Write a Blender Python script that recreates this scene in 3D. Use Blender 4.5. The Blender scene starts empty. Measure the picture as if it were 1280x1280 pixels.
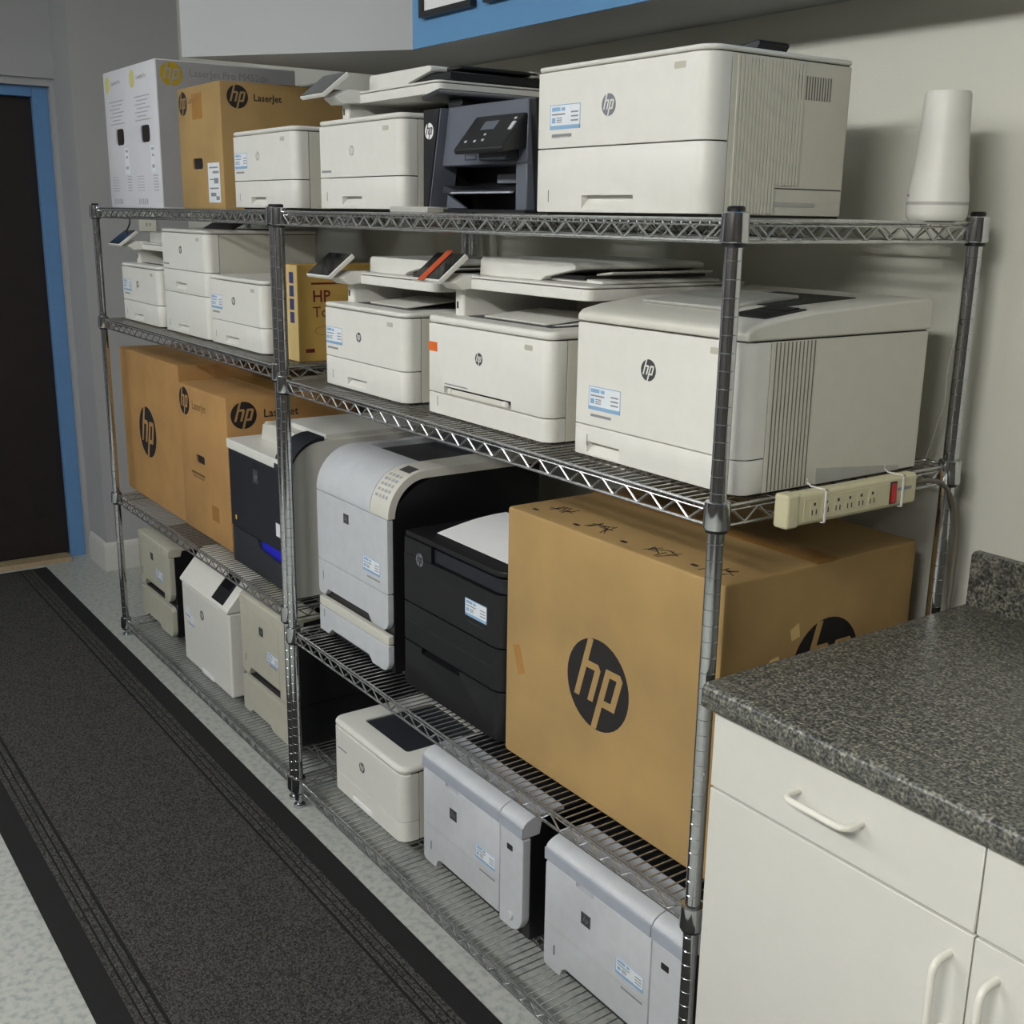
import bpy, bmesh, math, random
from mathutils import Vector, Matrix

random.seed(7)
sc = bpy.context.scene
COL = sc.collection
PI = math.pi

# ------------------------------------------------------------------ camera
def make_camera():
    yaw, pitch, roll = math.radians(-54.6154), math.radians(14.6535), math.radians(0.8843)
    fw = Vector((math.cos(pitch) * math.sin(yaw), math.cos(pitch) * math.cos(yaw), -math.sin(pitch)))
    rt = Vector((math.cos(yaw), -math.sin(yaw), 0))
    up = rt.cross(fw)
    r2 = rt * math.cos(roll) + up * math.sin(roll)
    u2 = up * math.cos(roll) - rt * math.sin(roll)
    cam = bpy.data.cameras.new('camera')
    cam.sensor_width = 36
    cam.lens = 1422.3 / 1280 * 36
    cam.clip_start = 0.02
    o = bpy.data.objects.new('camera', cam)
    COL.objects.link(o)
    m = Matrix((r2, u2, -fw)).transposed().to_4x4()
    m.translation = Vector((1.13958, -1.17748, 1.59569))
    o.matrix_world = m
    sc.camera = o
make_camera()

# ------------------------------------------------------------------ world, exposure
w = bpy.data.worlds.new('world')
sc.world = w
w.use_nodes = True
w.node_tree.nodes['Background'].inputs[0].default_value = (0.75, 0.85, 1.0, 1)
w.node_tree.nodes['Background'].inputs[1].default_value = 0.3
sc.view_settings.view_transform = 'Standard'
sc.view_settings.look = 'None'
sc.view_settings.gamma = 1
sc.view_settings.use_curve_mapping = False
sc.view_settings.exposure = 0.0

# ceiling fixtures: (x, y, strength, colour)
LIGHTS = [(1.05, -2.5, 75.0, (1.0, 0.985, 0.94)), (-1.2, -2.5, 34.0, (0.97, 0.985, 1.0)),
          (-2.5, -2.1, 17.5, (0.93, 0.97, 1.0))]
CEIL = 2.75

# ------------------------------------------------------------------ materials
def lin(c):
    c /= 255.0
    return c / 12.92 if c <= 0.04045 else ((c + 0.055) / 1.055) ** 2.4
MATS = {}
def mat(name, rgb, rough=0.5, metal=0.0, var=0.06, scale=30.0, bump=0.0, bscale=200.0, rgb2=None, emit=None, coat=0.0):
    if name in MATS:
        return MATS[name]
    m = bpy.data.materials.new(name)
    m.use_nodes = True
    nt = m.node_tree
    b = nt.nodes['Principled BSDF']
    c1 = tuple(lin(v) for v in rgb)
    c2 = tuple(lin(v) for v in rgb2) if rgb2 else tuple(v * (1 - var) for v in c1)
    tc = nt.nodes.new('ShaderNodeTexCoord')
    nz = nt.nodes.new('ShaderNodeTexNoise')
    nz.inputs['Scale'].default_value = scale
    nz.inputs['Detail'].default_value = 4
    nt.links.new(tc.outputs['Object'], nz.inputs['Vector'])
    rp = nt.nodes.new('ShaderNodeValToRGB')
    rp.color_ramp.elements[0].position = 0.35
    rp.color_ramp.elements[1].position = 0.65
    rp.color_ramp.elements[0].color = c2 + (1,)
    rp.color_ramp.elements[1].color = c1 + (1,)
    nt.links.new(nz.outputs['Fac'], rp.inputs['Fac'])
    nt.links.new(rp.outputs['Color'], b.inputs['Base Color'])
    b.inputs['Roughness'].default_value = rough
    b.inputs['Metallic'].default_value = metal
    if coat:
        b.inputs['Coat Weight'].default_value = coat
    if bump:
        n2 = nt.nodes.new('ShaderNodeTexNoise')
        n2.inputs['Scale'].default_value = bscale
        n2.inputs['Detail'].default_value = 3
        nt.links.new(tc.outputs['Object'], n2.inputs['Vector'])
        bp = nt.nodes.new('ShaderNodeBump')
        bp.inputs['Strength'].default_value = bump
        bp.inputs['Distance'].default_value = 0.002
        nt.links.new(n2.outputs['Fac'], bp.inputs['Height'])
        nt.links.new(bp.outputs['Normal'], b.inputs['Normal'])
    if emit:
        b.inputs['Emission Color'].default_value = tuple(emit[0]) + (1,)
        b.inputs['Emission Strength'].default_value = emit[1]
    MATS[name] = m
    return m

WHITE = mat('white_plastic', (222, 221, 214), 0.42, bump=0.05, bscale=900, var=0.03)
WHITE2 = mat('off_white_plastic', (208, 206, 196), 0.45, bump=0.05, bscale=900, var=0.03)
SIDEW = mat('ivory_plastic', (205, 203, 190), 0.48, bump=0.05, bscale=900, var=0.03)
BEIGE = mat('beige_plastic', (186, 184, 168), 0.5, bump=0.05, bscale=900)
SILVER = mat('silver_plastic', (196, 199, 203), 0.42, bump=0.05, bscale=900)
SILVER2 = mat('blue_grey_plastic', (164, 171, 182), 0.42, bump=0.05, bscale=900)
SHADEG = mat('warm_grey_plastic', (178, 178, 172), 0.5, bump=0.05, bscale=900)
BLACK = mat('black_plastic', (22, 22, 25), 0.38, bump=0.08, bscale=700)
DARK = mat('charcoal_plastic', (44, 46, 52), 0.42, bump=0.08, bscale=700)
SLATE = mat('slate_plastic', (92, 97, 108), 0.45, bump=0.08, bscale=700)
SEAM = mat('gap_shade_and_dark_plastic', (36, 36, 36), 0.7)  # shade of panel seams put into the colour; also small dark parts
GLASS = mat('black_screen', (14, 14, 17), 0.12, var=0.2)
NAVY = mat('dark_navy_plastic', (28, 30, 38), 0.33, bump=0.05, bscale=700)
BLUEL = mat('blue_cartridge_plastic', (22, 26, 190), 0.35)
YELL = mat('yellow_plastic', (215, 180, 70), 0.5)
CARD = mat('cardboard', (172, 141, 90), 0.8, var=0.2, scale=5, bump=0.1, bscale=350)
CARD2 = mat('cardboard_brown', (180, 138, 84), 0.8, var=0.14, scale=7, bump=0.1, bscale=350)
CARDY = mat('cardboard_yellow', (196, 160, 84), 0.75, var=0.08, scale=9, bump=0.1, bscale=350)
CARDL = mat('cardboard_pale', (214, 186, 124), 0.75, var=0.08, scale=9)
TAPE = mat('packing_tape', (170, 124, 62), 0.25, var=0.1)
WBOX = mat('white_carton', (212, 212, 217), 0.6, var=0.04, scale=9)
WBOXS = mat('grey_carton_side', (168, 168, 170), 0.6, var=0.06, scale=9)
INK = mat('black_ink', (34, 31, 32), 0.6, var=0.2)
VENT = mat('vent_grey', (104, 102, 94), 0.7)
INKG = mat('grey_ink', (138, 138, 142), 0.7)
INKL = mat('faint_ink', (166, 166, 170), 0.7)
GOLDL = mat('pale_yellow_ink', (206, 202, 132), 0.6)
INKB = mat('brown_ink', (110, 82, 46), 0.7)
GOLD = mat('mustard_ink', (190, 160, 40), 0.6)
HOLE = mat('hole_shade', (30, 20, 22), 0.9)  # colour holds the darkness inside the carton hand holes
CHROME = mat('chrome', (205, 207, 210), 0.1, 1.0, var=0.1, scale=60)
ZINC = mat('zinc_wire', (200, 201, 200), 0.27, 0.93, var=0.2, scale=90)
LOGOG = mat('grey_logo', (72, 74, 76), 0.35)
LOGOS = mat('silver_logo', (158, 164, 170), 0.28, 0.7)
LABEL = mat('sticker_white', (226, 231, 236), 0.5)
LBLUE = mat('sticker_blue', (136, 174, 208), 0.5)
PAPER = mat('paper', (232, 232, 232), 0.7, var=0.02)
ORANGE = mat('orange_tape', (222, 106, 32), 0.55)
REDT = mat('red_tape', (196, 84, 46), 0.55)
RED = mat('red_switch', (150, 16, 22), 0.3, emit=((1, 0.03, 0.03), 0.06))
REDI = mat('maroon_ink', (110, 22, 30), 0.6)
BLUEI = mat('navy_ink', (52, 62, 120), 0.6)
STRIP = mat('cream_plastic', (205, 199, 165), 0.45, var=0.05)
CORD = mat('grey_cord', (110, 104, 92), 0.6)
WIREW = mat('white_cord', (190, 190, 182), 0.6)
RUBBER = mat('black_rubber', (15, 13, 14), 0.9, bump=0.3, bscale=300)
CABW = mat('white_laminate', (214, 213, 206), 0.4, var=0.02)
CABH = mat('white_enamel', (228, 226, 215), 0.25, var=0.02)
WALL = mat('wall_paint', (211, 211, 200), 0.85, var=0.03, scale=3, bump=0.25, bscale=260)
WALLG = mat('wall_paint_grey', (172, 173, 174), 0.85, var=0.03, scale=3, bump=0.25, bscale=260)
WALLB = mat('wall_paint_blue', (96, 146, 190), 0.85, var=0.03, scale=3, bump=0.25, bscale=260)
TRIMB = mat('trim_paint_blue', (98, 142, 190), 0.6, var=0.05)
TRIMW = mat('trim_paint_white', (205, 204, 198), 0.5, var=0.03)
DOORM = mat('dark_door', (34, 26, 25), 0.55, var=0.25, scale=12)
WOODL = mat('threshold_wood', (160, 140, 108), 0.6, var=0.2, scale=40)
WALLD = mat('wall_dark_for_reflections', (78, 75, 72), 0.85, var=0.05, scale=3)  # unseen walls, darkened to deepen chrome reflections and cut bounce light
CEILM = mat('ceiling_white', (215, 214, 208), 0.9)
FRAMEB = mat('picture_frame_black', (26, 26, 28), 0.35)
LAMP = {}

def floor_mat():
    m = mat('vinyl_floor', (176, 178, 171), 0.38, var=0.0, scale=55, rgb2=(142, 147, 146))
    nt = m.node_tree
    rp = [n for n in nt.nodes if n.type == 'VALTORGB'][0]
    rp.color_ramp.elements[0].position = 0.3
    rp.color_ramp.elements[1].position = 0.55
    return m
def granite_mat():
    m = bpy.data.materials.new('speckled_laminate')
    m.use_nodes = True
    nt = m.node_tree
    b = nt.nodes['Principled BSDF']
    tc = nt.nodes.new('ShaderNodeTexCoord')
    n1 = nt.nodes.new('ShaderNodeTexNoise'); n1.inputs['Scale'].default_value = 210; n1.inputs['Detail'].default_value = 3
    n2 = nt.nodes.new('ShaderNodeTexNoise'); n2.inputs['Scale'].default_value = 75; n2.inputs['Detail'].default_value = 2
    for n in (n1, n2):
        nt.links.new(tc.outputs['Object'], n.inputs['Vector'])
    r1 = nt.nodes.new('ShaderNodeValToRGB')
    e = r1.color_ramp.elements
    e[0].position = 0.36; e[0].color = tuple(lin(v) for v in (62, 63, 62)) + (1,)
    e[1].position = 0.66; e[1].color = tuple(lin(v) for v in (156, 154, 140)) + (1,)
    k = e.new(0.5); k.color = tuple(lin(v) for v in (108, 108, 102)) + (1,)
    r2 = nt.nodes.new('ShaderNodeValToRGB')
    r2.color_ramp.elements[0].position = 0.35; r2.color_ramp.elements[0].color = tuple(lin(v) for v in (150, 156, 160)) + (1,)
    r2.color_ramp.elements[1].position = 0.65; r2.color_ramp.elements[1].color = (1, 0.99, 0.93, 1)
    mx = nt.nodes.new('ShaderNodeMix'); mx.data_type = 'RGBA'; mx.blend_type = 'MULTIPLY'
    mx.inputs['Factor'].default_value = 0.8
    nt.links.new(n1.outputs['Fac'], r1.inputs['Fac'])
    nt.links.new(n2.outputs['Fac'], r2.inputs['Fac'])
    nt.links.new(r1.outputs['Color'], mx.inputs[6])
    nt.links.new(r2.outputs['Color'], mx.inputs[7])
    nt.links.new(mx.outputs[2], b.inputs['Base Color'])
    b.inputs['Roughness'].default_value = 0.33
    MATS['granite'] = m
    return m
def carpet_mat():
    m = mat('charcoal_carpet', (80, 78, 75), 0.95, scale=190, rgb2=(12, 11, 12), bump=1.0, bscale=220)
    nt = m.node_tree
    for n in nt.nodes:
        if n.type == 'BUMP':
            n.inputs['Distance'].default_value = 0.006
    return m
FLOOR, GRANITE, CARPET = floor_mat(), granite_mat(), carpet_mat()

# ------------------------------------------------------------------ geometry helpers
class G:
    """a bag of vertices and faces"""
    def __init__(s):
        s.v, s.f = [], []
    def add(s, vs, fs):
        o = len(s.v)
        s.v += [tuple(v) for v in vs]
        s.f += [tuple(i + o for i in f) for f in fs]
        return s
    def box(s, x0, x1, y0, y1, z0, z1):
        return s.add([(x0, y0, z0), (x1, y0, z0), (x1, y1, z0), (x0, y1, z0), (x0, y0, z1), (x1, y0, z1), (x1, y1, z1), (x0, y1, z1)],
                     [(0, 3, 2, 1), (4, 5, 6, 7), (0, 1, 5, 4), (1, 2, 6, 5), (2, 3, 7, 6), (3, 0, 4, 7)])
    def prism(s, pts, a, b, axis='z'):
        """extrude a 2D outline: axis z -> (x,y), axis x -> (y,z), axis y -> (x,z)"""
        n = len(pts)
        def P(p, t):
            return {'z': (p[0], p[1], t), 'x': (t, p[0], p[1]), 'y': (p[0], t, p[1])}[axis]
        vs = [P(p, a) for p in pts] + [P(p, b) for p in pts]
        fs = [tuple(range(n - 1, -1, -1)), tuple(range(n, 2 * n))]
        fs += [(i, (i + 1) % n, n + (i + 1) % n, n + i) for i in range(n)]
        return s.add(vs, fs)
    def tube(s, path, r, n=6, closed=False):
        path = [Vector(p) for p in path]
        m = len(path)
        vs, fs = [], []
        prev = None
        for i, p in enumerate(path):
            if closed:
                d = path[(i + 1) % m] - path[i - 1]
            else:
                d = path[min(i + 1, m - 1)] - path[max(i - 1, 0)]
            d.normalize()
            if prev is None:
                a = d.cross(Vector((0, 0, 1)))
                if a.length < 1e-3:
                    a = d.cross(Vector((0, 1, 0)))
            else:
                a = prev - d * prev.dot(d)
            a.normalize()
            prev = a
            b = d.cross(a)
            for k in range(n):
                t = 2 * PI * k / n
                vs.append(p + a * (r * math.cos(t)) + b * (r * math.sin(t)))
        for i in range(m if closed else m - 1):
            j = (i + 1) % m
            for k in range(n):
                l = (k + 1) % n
                fs.append((i * n + k, i * n + l, j * n + l, j * n + k))
        if not closed:
            fs.append(tuple(range(n - 1, -1, -1)))
            fs.append(tuple((m - 1) * n + k for k in range(n)))
        return s.add(vs, fs)
    def lathe(s, prof, n=24, c=(0, 0, 0), sy=1.0):
        vs, fs = [], []
        for r, z in prof:
            for k in range(n):
                t = 2 * PI * k / n
                vs.append((c[0] + r * math.cos(t), c[1] + r * math.sin(t) * sy, c[2] + z))
        m = len(prof)
        for i in range(m - 1):
            for k in range(n):
                l = (k + 1) % n
                fs.append((i * n + k, i * n + l, (i + 1) * n + l, (i + 1) * n + k))
        fs.append(tuple(range(n - 1, -1, -1)))
        fs.append(tuple((m - 1) * n + k for k in range(n)))
        return s.add(vs, fs)

def rr(x0, x1, y0, y1, r, n=6):
    """rounded rectangle outline, r = radius or (x0y0, x1y0, x1y1, x0y1)"""
    if not isinstance(r, (tuple, list)):
        r = (r,) * 4
    out = []
    for (cx, cy, sx, sy, rad, a0) in ((x0, y0, 1, 1, r[0], PI), (x1, y0, -1, 1, r[1], 1.5 * PI), (x1, y1, -1, -1, r[2], 0), (x0, y1, 1, -1, r[3], 0.5 * PI)):
        if rad <= 1e-6:
            out.append((cx, cy))
            continue
        for k in range(n + 1):
            a = a0 + 0.5 * PI * k / n
            out.append((cx + sx * rad + rad * math.cos(a), cy + sy * rad + rad * math.sin(a)))
    return out

def notched(x0, x1, z0, z1, r, na, nb, nh, sl=0.018, n=6):
    """rounded rectangle with a trapezoid notch na..nb of height nh in its lower edge"""
    o = rr(x0, x1, z0, z1, r, n)
    r0 = r[0] if isinstance(r, (tuple, list)) else r
    k = (n + 1) if r0 > 1e-6 else 1
    if nb is None:
        return o[:k] + [(na, z0), (na + sl * 0.4, z0 + nh * 0.7), (na + sl, z0 + nh), (x1, z0 + nh)] + o[k + 1:]
    return o[:k] + [(na, z0), (na + sl, z0 + nh), (nb - sl, z0 + nh), (nb, z0)] + o[k:]

def obj(name, g, m, parent=None, bev=0.0, seg=2, smooth=True, sharp=40):
    me = bpy.data.meshes.new(name)
    me.from_pydata(g.v, [], g.f)
    if bev:
        bm = bmesh.new()
        bm.from_mesh(me)
        bmesh.ops.recalc_face_normals(bm, faces=bm.faces)
        es = [e for e in bm.edges if len(e.link_faces) == 2 and e.calc_face_angle(0) > 0.6]
        bmesh.ops.bevel(bm, geom=es, offset=bev, segments=seg, profile=0.5, affect='EDGES', clamp_overlap=True)
        bm.to_mesh(me)
        bm.free()
    else:
        bm = bmesh.new()
        bm.from_mesh(me)
        bmesh.ops.recalc_face_normals(bm, faces=bm.faces)
        bm.to_mesh(me)
        bm.free()
    if smooth:
        me.polygons.foreach_set('use_smooth', [True] * len(me.polygons))
        me.set_sharp_from_angle(angle=math.radians(sharp))
    me.materials.append(m)
    o = bpy.data.objects.new(name, me)
    COL.objects.link(o)
    if parent:
        o.parent = parent
    if bev:
        md = o.modifiers.new('wn', 'WEIGHTED_NORMAL')
        md.keep_sharp = True
    return o

def cut(o, g):
    """carve the closed solids of g out of o (real recesses)"""
    me = bpy.data.meshes.new('cutter')
    me.from_pydata(g.v, [], g.f)
    bm = bmesh.new(); bm.from_mesh(me); bmesh.ops.recalc_face_normals(bm, faces=bm.faces); bm.to_mesh(me); bm.free()
    c = bpy.data.objects.new('cutter', me)
    COL.objects.link(c)
    if o.parent:
        c.parent = o.parent
    mods = [m for m in o.modifiers]
    for m in mods:
        o.modifiers.remove(m)
    md = o.modifiers.new('b', 'BOOLEAN')
    md.object = c
    md.operation = 'DIFFERENCE'
    md.solver = 'EXACT'
    bpy.context.view_layer.update()
    dg = bpy.context.evaluated_depsgraph_get()
    nm = bpy.data.meshes.new_from_object(o.evaluated_get(dg))
    old = o.data
    o.modifiers.remove(md)
    o.data = nm
    nm.name = old.name
    bpy.data.meshes.remove(old)
    bpy.data.objects.remove(c)
    bpy.data.meshes.remove(me)
    return o

def tag(o, label, cat, group=None, kind=None):
    if label:
        o['label'] = label
    if cat:
        o['category'] = cat
    if group:
        o['group'] = group
    if kind:
        o['kind'] = kind
    return o
def thing(name, label, cat, loc, group=None, rz=0.0):
    o = bpy.data.objects.new(name, None)
    o.empty_display_size = 0.05
    COL.objects.link(o)
    o.location = loc
    o.rotation_euler = (0, 0, rz)
    return tag(o, label, cat, group)
def struct(name, g, m, label, cat='structure', bev=0.0, parent=None):
    o = obj(name, g, m, parent, bev)
    if parent is None:
        tag(o, label, cat, kind='structure')
    return o

# faces for decals: ('F', y) faces -Y, ('S', x) faces +X, ('T', z) faces up
def PT(face, u, v, off):
    k, t = face[0], face[1]
    if k == 'F':
        return (u, t - off, v)
    if k == 'S':
        return (t + off, u, v)
    return (u, v, t + off)
def decal(name, polys, m, parent, face, off=0.0, th=0.0006):
    g = G()
    for p in polys:
        n = len(p)
        vs = [PT(face, q[0], q[1], off) for q in p] + [PT(face, q[0], q[1], off + th) for q in p]
        g.add(vs, [tuple(range(n - 1, -1, -1)), tuple(range(n, 2 * n))] + [(i, (i + 1) % n, n + (i + 1) % n, n + i) for i in range(n)])
    return obj(name, g, m, parent, smooth=False)
def rect(u0, u1, v0, v1):
    return [(u0, v0), (u1, v0), (u1, v1), (u0, v1)]
def logo(parent, face, cu, cv, r, disc, letters, su=1.0):
    """round emblem with slanted letters"""
    n = 40
    d = decal('logo', [[(cu + su * r * math.cos(2 * PI * k / n), cv + r * math.sin(2 * PI * k / n)) for k in range(n)]], disc, parent, face, 0.0, 0.0006)
    s = 0.30
    def q(x0, x1, y0, y1):
        return [(cu + su * r * (x + s * y), cv + r * y) for x, y in ((x0, y0), (x1, y0), (x1, y1), (x0, y1))]
    w = 0.17
    def bar(x0, x1, y0, y1, c):
        return [(cu + su * r * (x + s * y), cv + r * y) for x, y in ((x0, y0), (x1, y0), (x1, y1 - c), (x1 - c, y1), (x0, y1))]
    P = [q(-0.62, -0.62 + w, -0.42, 0.965), bar(-0.62 + w, -0.17 + w, 0.30, 0.46, 0.12), q(-0.17, -0.17 + w, -0.42, 0.30),
         q(0.14, 0.14 + w, -0.985, 0.46), bar(0.14 + w, 0.53 + w, 0.30, 0.46, 0.12), q(0.53, 0.53 + w, -0.26, 0.30), q(0.14 + w, 0.53 + w, -0.42, -0.26)]
    decal('logo_letters', P, letters, d, face, 0.0006, 0.0004)
    return d
def badge(parent, face, cu, cv, a, b=None):
    """small square emblem with an outlined round mark"""
    b = b or a
    d = decal('badge', [rect(cu - a, cu + a, cv - b, cv + b)], LOGOG, parent, face, 0.0, 0.0012)
    k = 0.55
    decal('badge_mark', [[(cu + (x + 0.3 * y) * a * k, cv + y * b * k) for x, y in pp] for pp in
          (((-.8, -.5), (-.5, -.5), (-.5, 1), (-.8, 1)), ((-.2, -.5), (.05, -.5), (.05, .4), (-.2, .4)), ((.35, -1), (.6, -1), (.6, .4), (.35, .4)), ((.85, -.5), (1.1, -.5), (1.1, .4), (.85, .4)))],
          LOGOS, d, face, 0.0012, 0.0004)
    return d
def sticker(parent, face, u0, v1, w=0.083, h=0.04):
    """price sticker: white card, blue outline and foot band, printed lines"""
    u1, v0 = u0 + w, v1 - h
    d = decal('price_sticker', [rect(u0, u1, v0, v1)], LABEL, parent, face, 0.0, 0.0004)
    t = 0.0012
    decal('sticker_border', [rect(u0, u1, v0, v0 + h * .16), rect(u0, u1, v1 - t, v1), rect(u0, u0 + t, v0, v1), rect(u1 - t, u1, v0, v1),
          rect(u0 + .06 * w, u0 + .34 * w, v1 - .26 * h, v1 - .10 * h), rect(u0 + .38 * w, u0 + .5 * w, v1 - .26 * h, v1 - .12 * h),
          rect(u0 + .06 * w, u0 + .18 * w, v0 + .26 * h, v0 + .48 * h)], LBLUE, d, face, 0.0004, 0.0003)
    P = [rect(u0 + .06 * w, u0 + .5 * w, v0 + .58 * h, v0 + .64 * h)]
    for k in range(3):
        P.append(rect(u0 + .22 * w, u0 + .4 * w, v0 + (.27 + .085 * k) * h, v0 + (.31 + .085 * k) * h))
        P.append(rect(u0 + .7 * w, u0 + .93 * w, v0 + (.3 + .17 * k) * h, v0 + (.36 + .17 * k) * h))
    decal('sticker_print', P, INKG, d, face, 0.0004, 0.0003)
    return d
def text(name, s, parent, face, u, v, size, m, off=0.0, sx=1.0, bold=0.0):
    cu = bpy.data.curves.new('t', 'FONT')
    cu.body = s
    cu.size = size
    cu.resolution_u = 2
    cu.offset = bold
    o = bpy.data.objects.new('t', cu)
    COL.objects.link(o)
    bpy.context.view_layer.update()
    me = bpy.data.meshes.new_from_object(o.evaluated_get(bpy.context.evaluated_depsgraph_get()))
    g = G()
    g.add([PT(face, u + p.co.x * sx, v + p.co.y, off + 0.0005) for p in me.vertices], [tuple(p.vertices) for p in me.polygons])
    bpy.data.objects.remove(o)
    bpy.data.curves.remove(cu)
    bpy.data.meshes.remove(me)
    return obj(name, g, m, parent, smooth=False)

# ------------------------------------------------------------------ room shell
XL, YB = -3.95, 0.65           # end wall, back wall
def room():
    struct('floor', G().box(-4.6, 3.0, -3.4, 0.8, -0.05, 0.0), FLOOR, 'pale grey speckled vinyl floor', 'floor')
    struct('ceiling', G().box(-4.6, 3.0, -3.4, 0.8, CEIL, CEIL + 0.05), CEILM, 'white ceiling above the room', 'ceiling')
    struct('wall_back', G().box(-4.1, 3.1, YB, YB + 0.1, 0, CEIL), WALL, 'grey painted wall behind the shelves', 'wall')
    struct('wall_left', G().box(XL - 0.35, XL, 0.19, YB + 0.1, 0, CEIL), WALLG, 'grey end wall beside the left shelving unit', 'wall')
    g = G().box(-4.295, -4.22, 0.172, 0.2, 0, 2.125).box(-4.295, -4.22, -0.9, 0.172, 2.095, 2.125).box(-4.27, -4.2, -0.9, 0.2, 2.125, CEIL).box(-4.27, -4.2, -3.4, -0.9, 0, CEIL)
    struct('wall_door', g, WALLG, 'grey wall around the doorway', 'wall')
    struct('wall_right', G().box(3.0, 3.1, -3.4, 0.8, 0, CEIL), WALLD, 'grey wall at the counter end of the room', 'wall')
    struct('wall_front', G().box(-4.6, 3.1, -3.5, -3.4, 0, CEIL), WALLD, 'grey wall opposite the shelves', 'wall')
    # dropped soffit over the shelves: blue face, grey angled face
    pts = [(-2.035, -0.03), (-1.489, 0.367), (3.0, 0.367), (3.0, YB), (-2.035, YB)]
    struct('wall_soffit', G().prism(pts, 1.99, CEIL), WALLG, 'dropped soffit above the shelves, grey angled end', 'soffit')
    so = struct('trim_1', G().box(-1.489, 3.0, 0.364, 0.3669, 1.99, CEIL), WALLB, 'blue painted front face of the soffit', 'soffit')
    # baseboards
    prof = [(0, 0), (0.016, 0), (0.016, 0.10), (0.011, 0.118), (0.004, 0.128), (0, 0.13)]
    struct('baseboard_left', G().prism([(XL + a, b) for a, b in prof], 0.19 - 0.016, YB, 'y'), TRIMW, 'white baseboard along the end wall', 'baseboard')
    g = G()
    g.prism([(0.19 - a, b) for a, b in prof], -4.19, XL - 0.0005, 'x')
    struct('baseboard_return', g, TRIMW, 'white baseboard on the short wall by the door', 'baseboard')
    struct('baseboard_back', G().prism([(YB - a, b) for a, b in prof], XL, 0.0, 'x'), TRIMW, 'white baseboard behind the shelves', 'baseboard')
    # door
    g = G().box(-4.29, -4.255, 0.106, 0.172, 0, 2.095).box(-4.29, -4.255, -0.9, 0.106, 2.052, 2.095).box(-4.29, -4.255, -0.9, -0.815, 0, 2.052)
    d = struct('trim_2', g, TRIMB, 'blue painted frame of the dark doorway', 'door frame', 0.004)
    d = struct('door_1', G().box(-4.33, -4.295, -0.82, 0.11, 0.02, 2.055), DOORM, 'dark brown door in the blue frame', 'door')
    obj('kick_plate', G().box(-4.295, -4.292, -0.78, 0.05, 0.04, 0.2), DOORM, d)
    struct('trim_3', G().prism([(-4.30, 0.0), (-4.18, 0.0), (-4.195, 0.018), (-4.285, 0.018)], -0.82, 0.09, 'y'), WOODL, 'pale wooden threshold under the door', 'threshold')
    # hallway backing behind the door
    struct('wall_hall', G().box(-4.6, -4.55, -3.4, 0.8, 0, CEIL), WALLG, 'wall behind the doorway', 'wall')
    # ceiling fixtures
    for i, (x, y, s, c) in enumerate(LIGHTS):
        t = thing('ceiling_light', ['wraparound fluorescent ceiling light at the counter end', 'wraparound fluorescent ceiling light over the middle of the floor', 'wraparound fluorescent ceiling light nearest the dark door'][i],
                  'ceiling light', (x, y, CEIL), 'wraparound ceiling lights')
        obj('housing', G().box(-.62, .62, -.14, .14, -0.025, 0.0), CABW, t)
        for e in (-.62, .605):
            obj('end_cap', G().box(e, e + 0.015, -.135, .135, -0.13, -0.025), CABW, t)
        pr = [(-.13, -0.025), (.13, -0.025), (.13, -0.09), (.10, -0.125), (-.10, -0.125), (-.13, -0.09)]
        obj('diffuser', G().prism(pr, -.605, .605, 'x'), mat('lamp_diffuser_%d' % i, (240, 240, 236), 0.6, emit=(c, s)), t)
room()

# ------------------------------------------------------------------ wire shelving
I = 0.0254
HL = [1.598, 1.213, 0.562, 0.065]
HR = [1.596, 1.188, 0.520, 0.081]
XA, XB, XC, XD, DEP, YL = -3.0907, -1.5643, -1.5136, 0.0, 0.5634, 0.009

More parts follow.
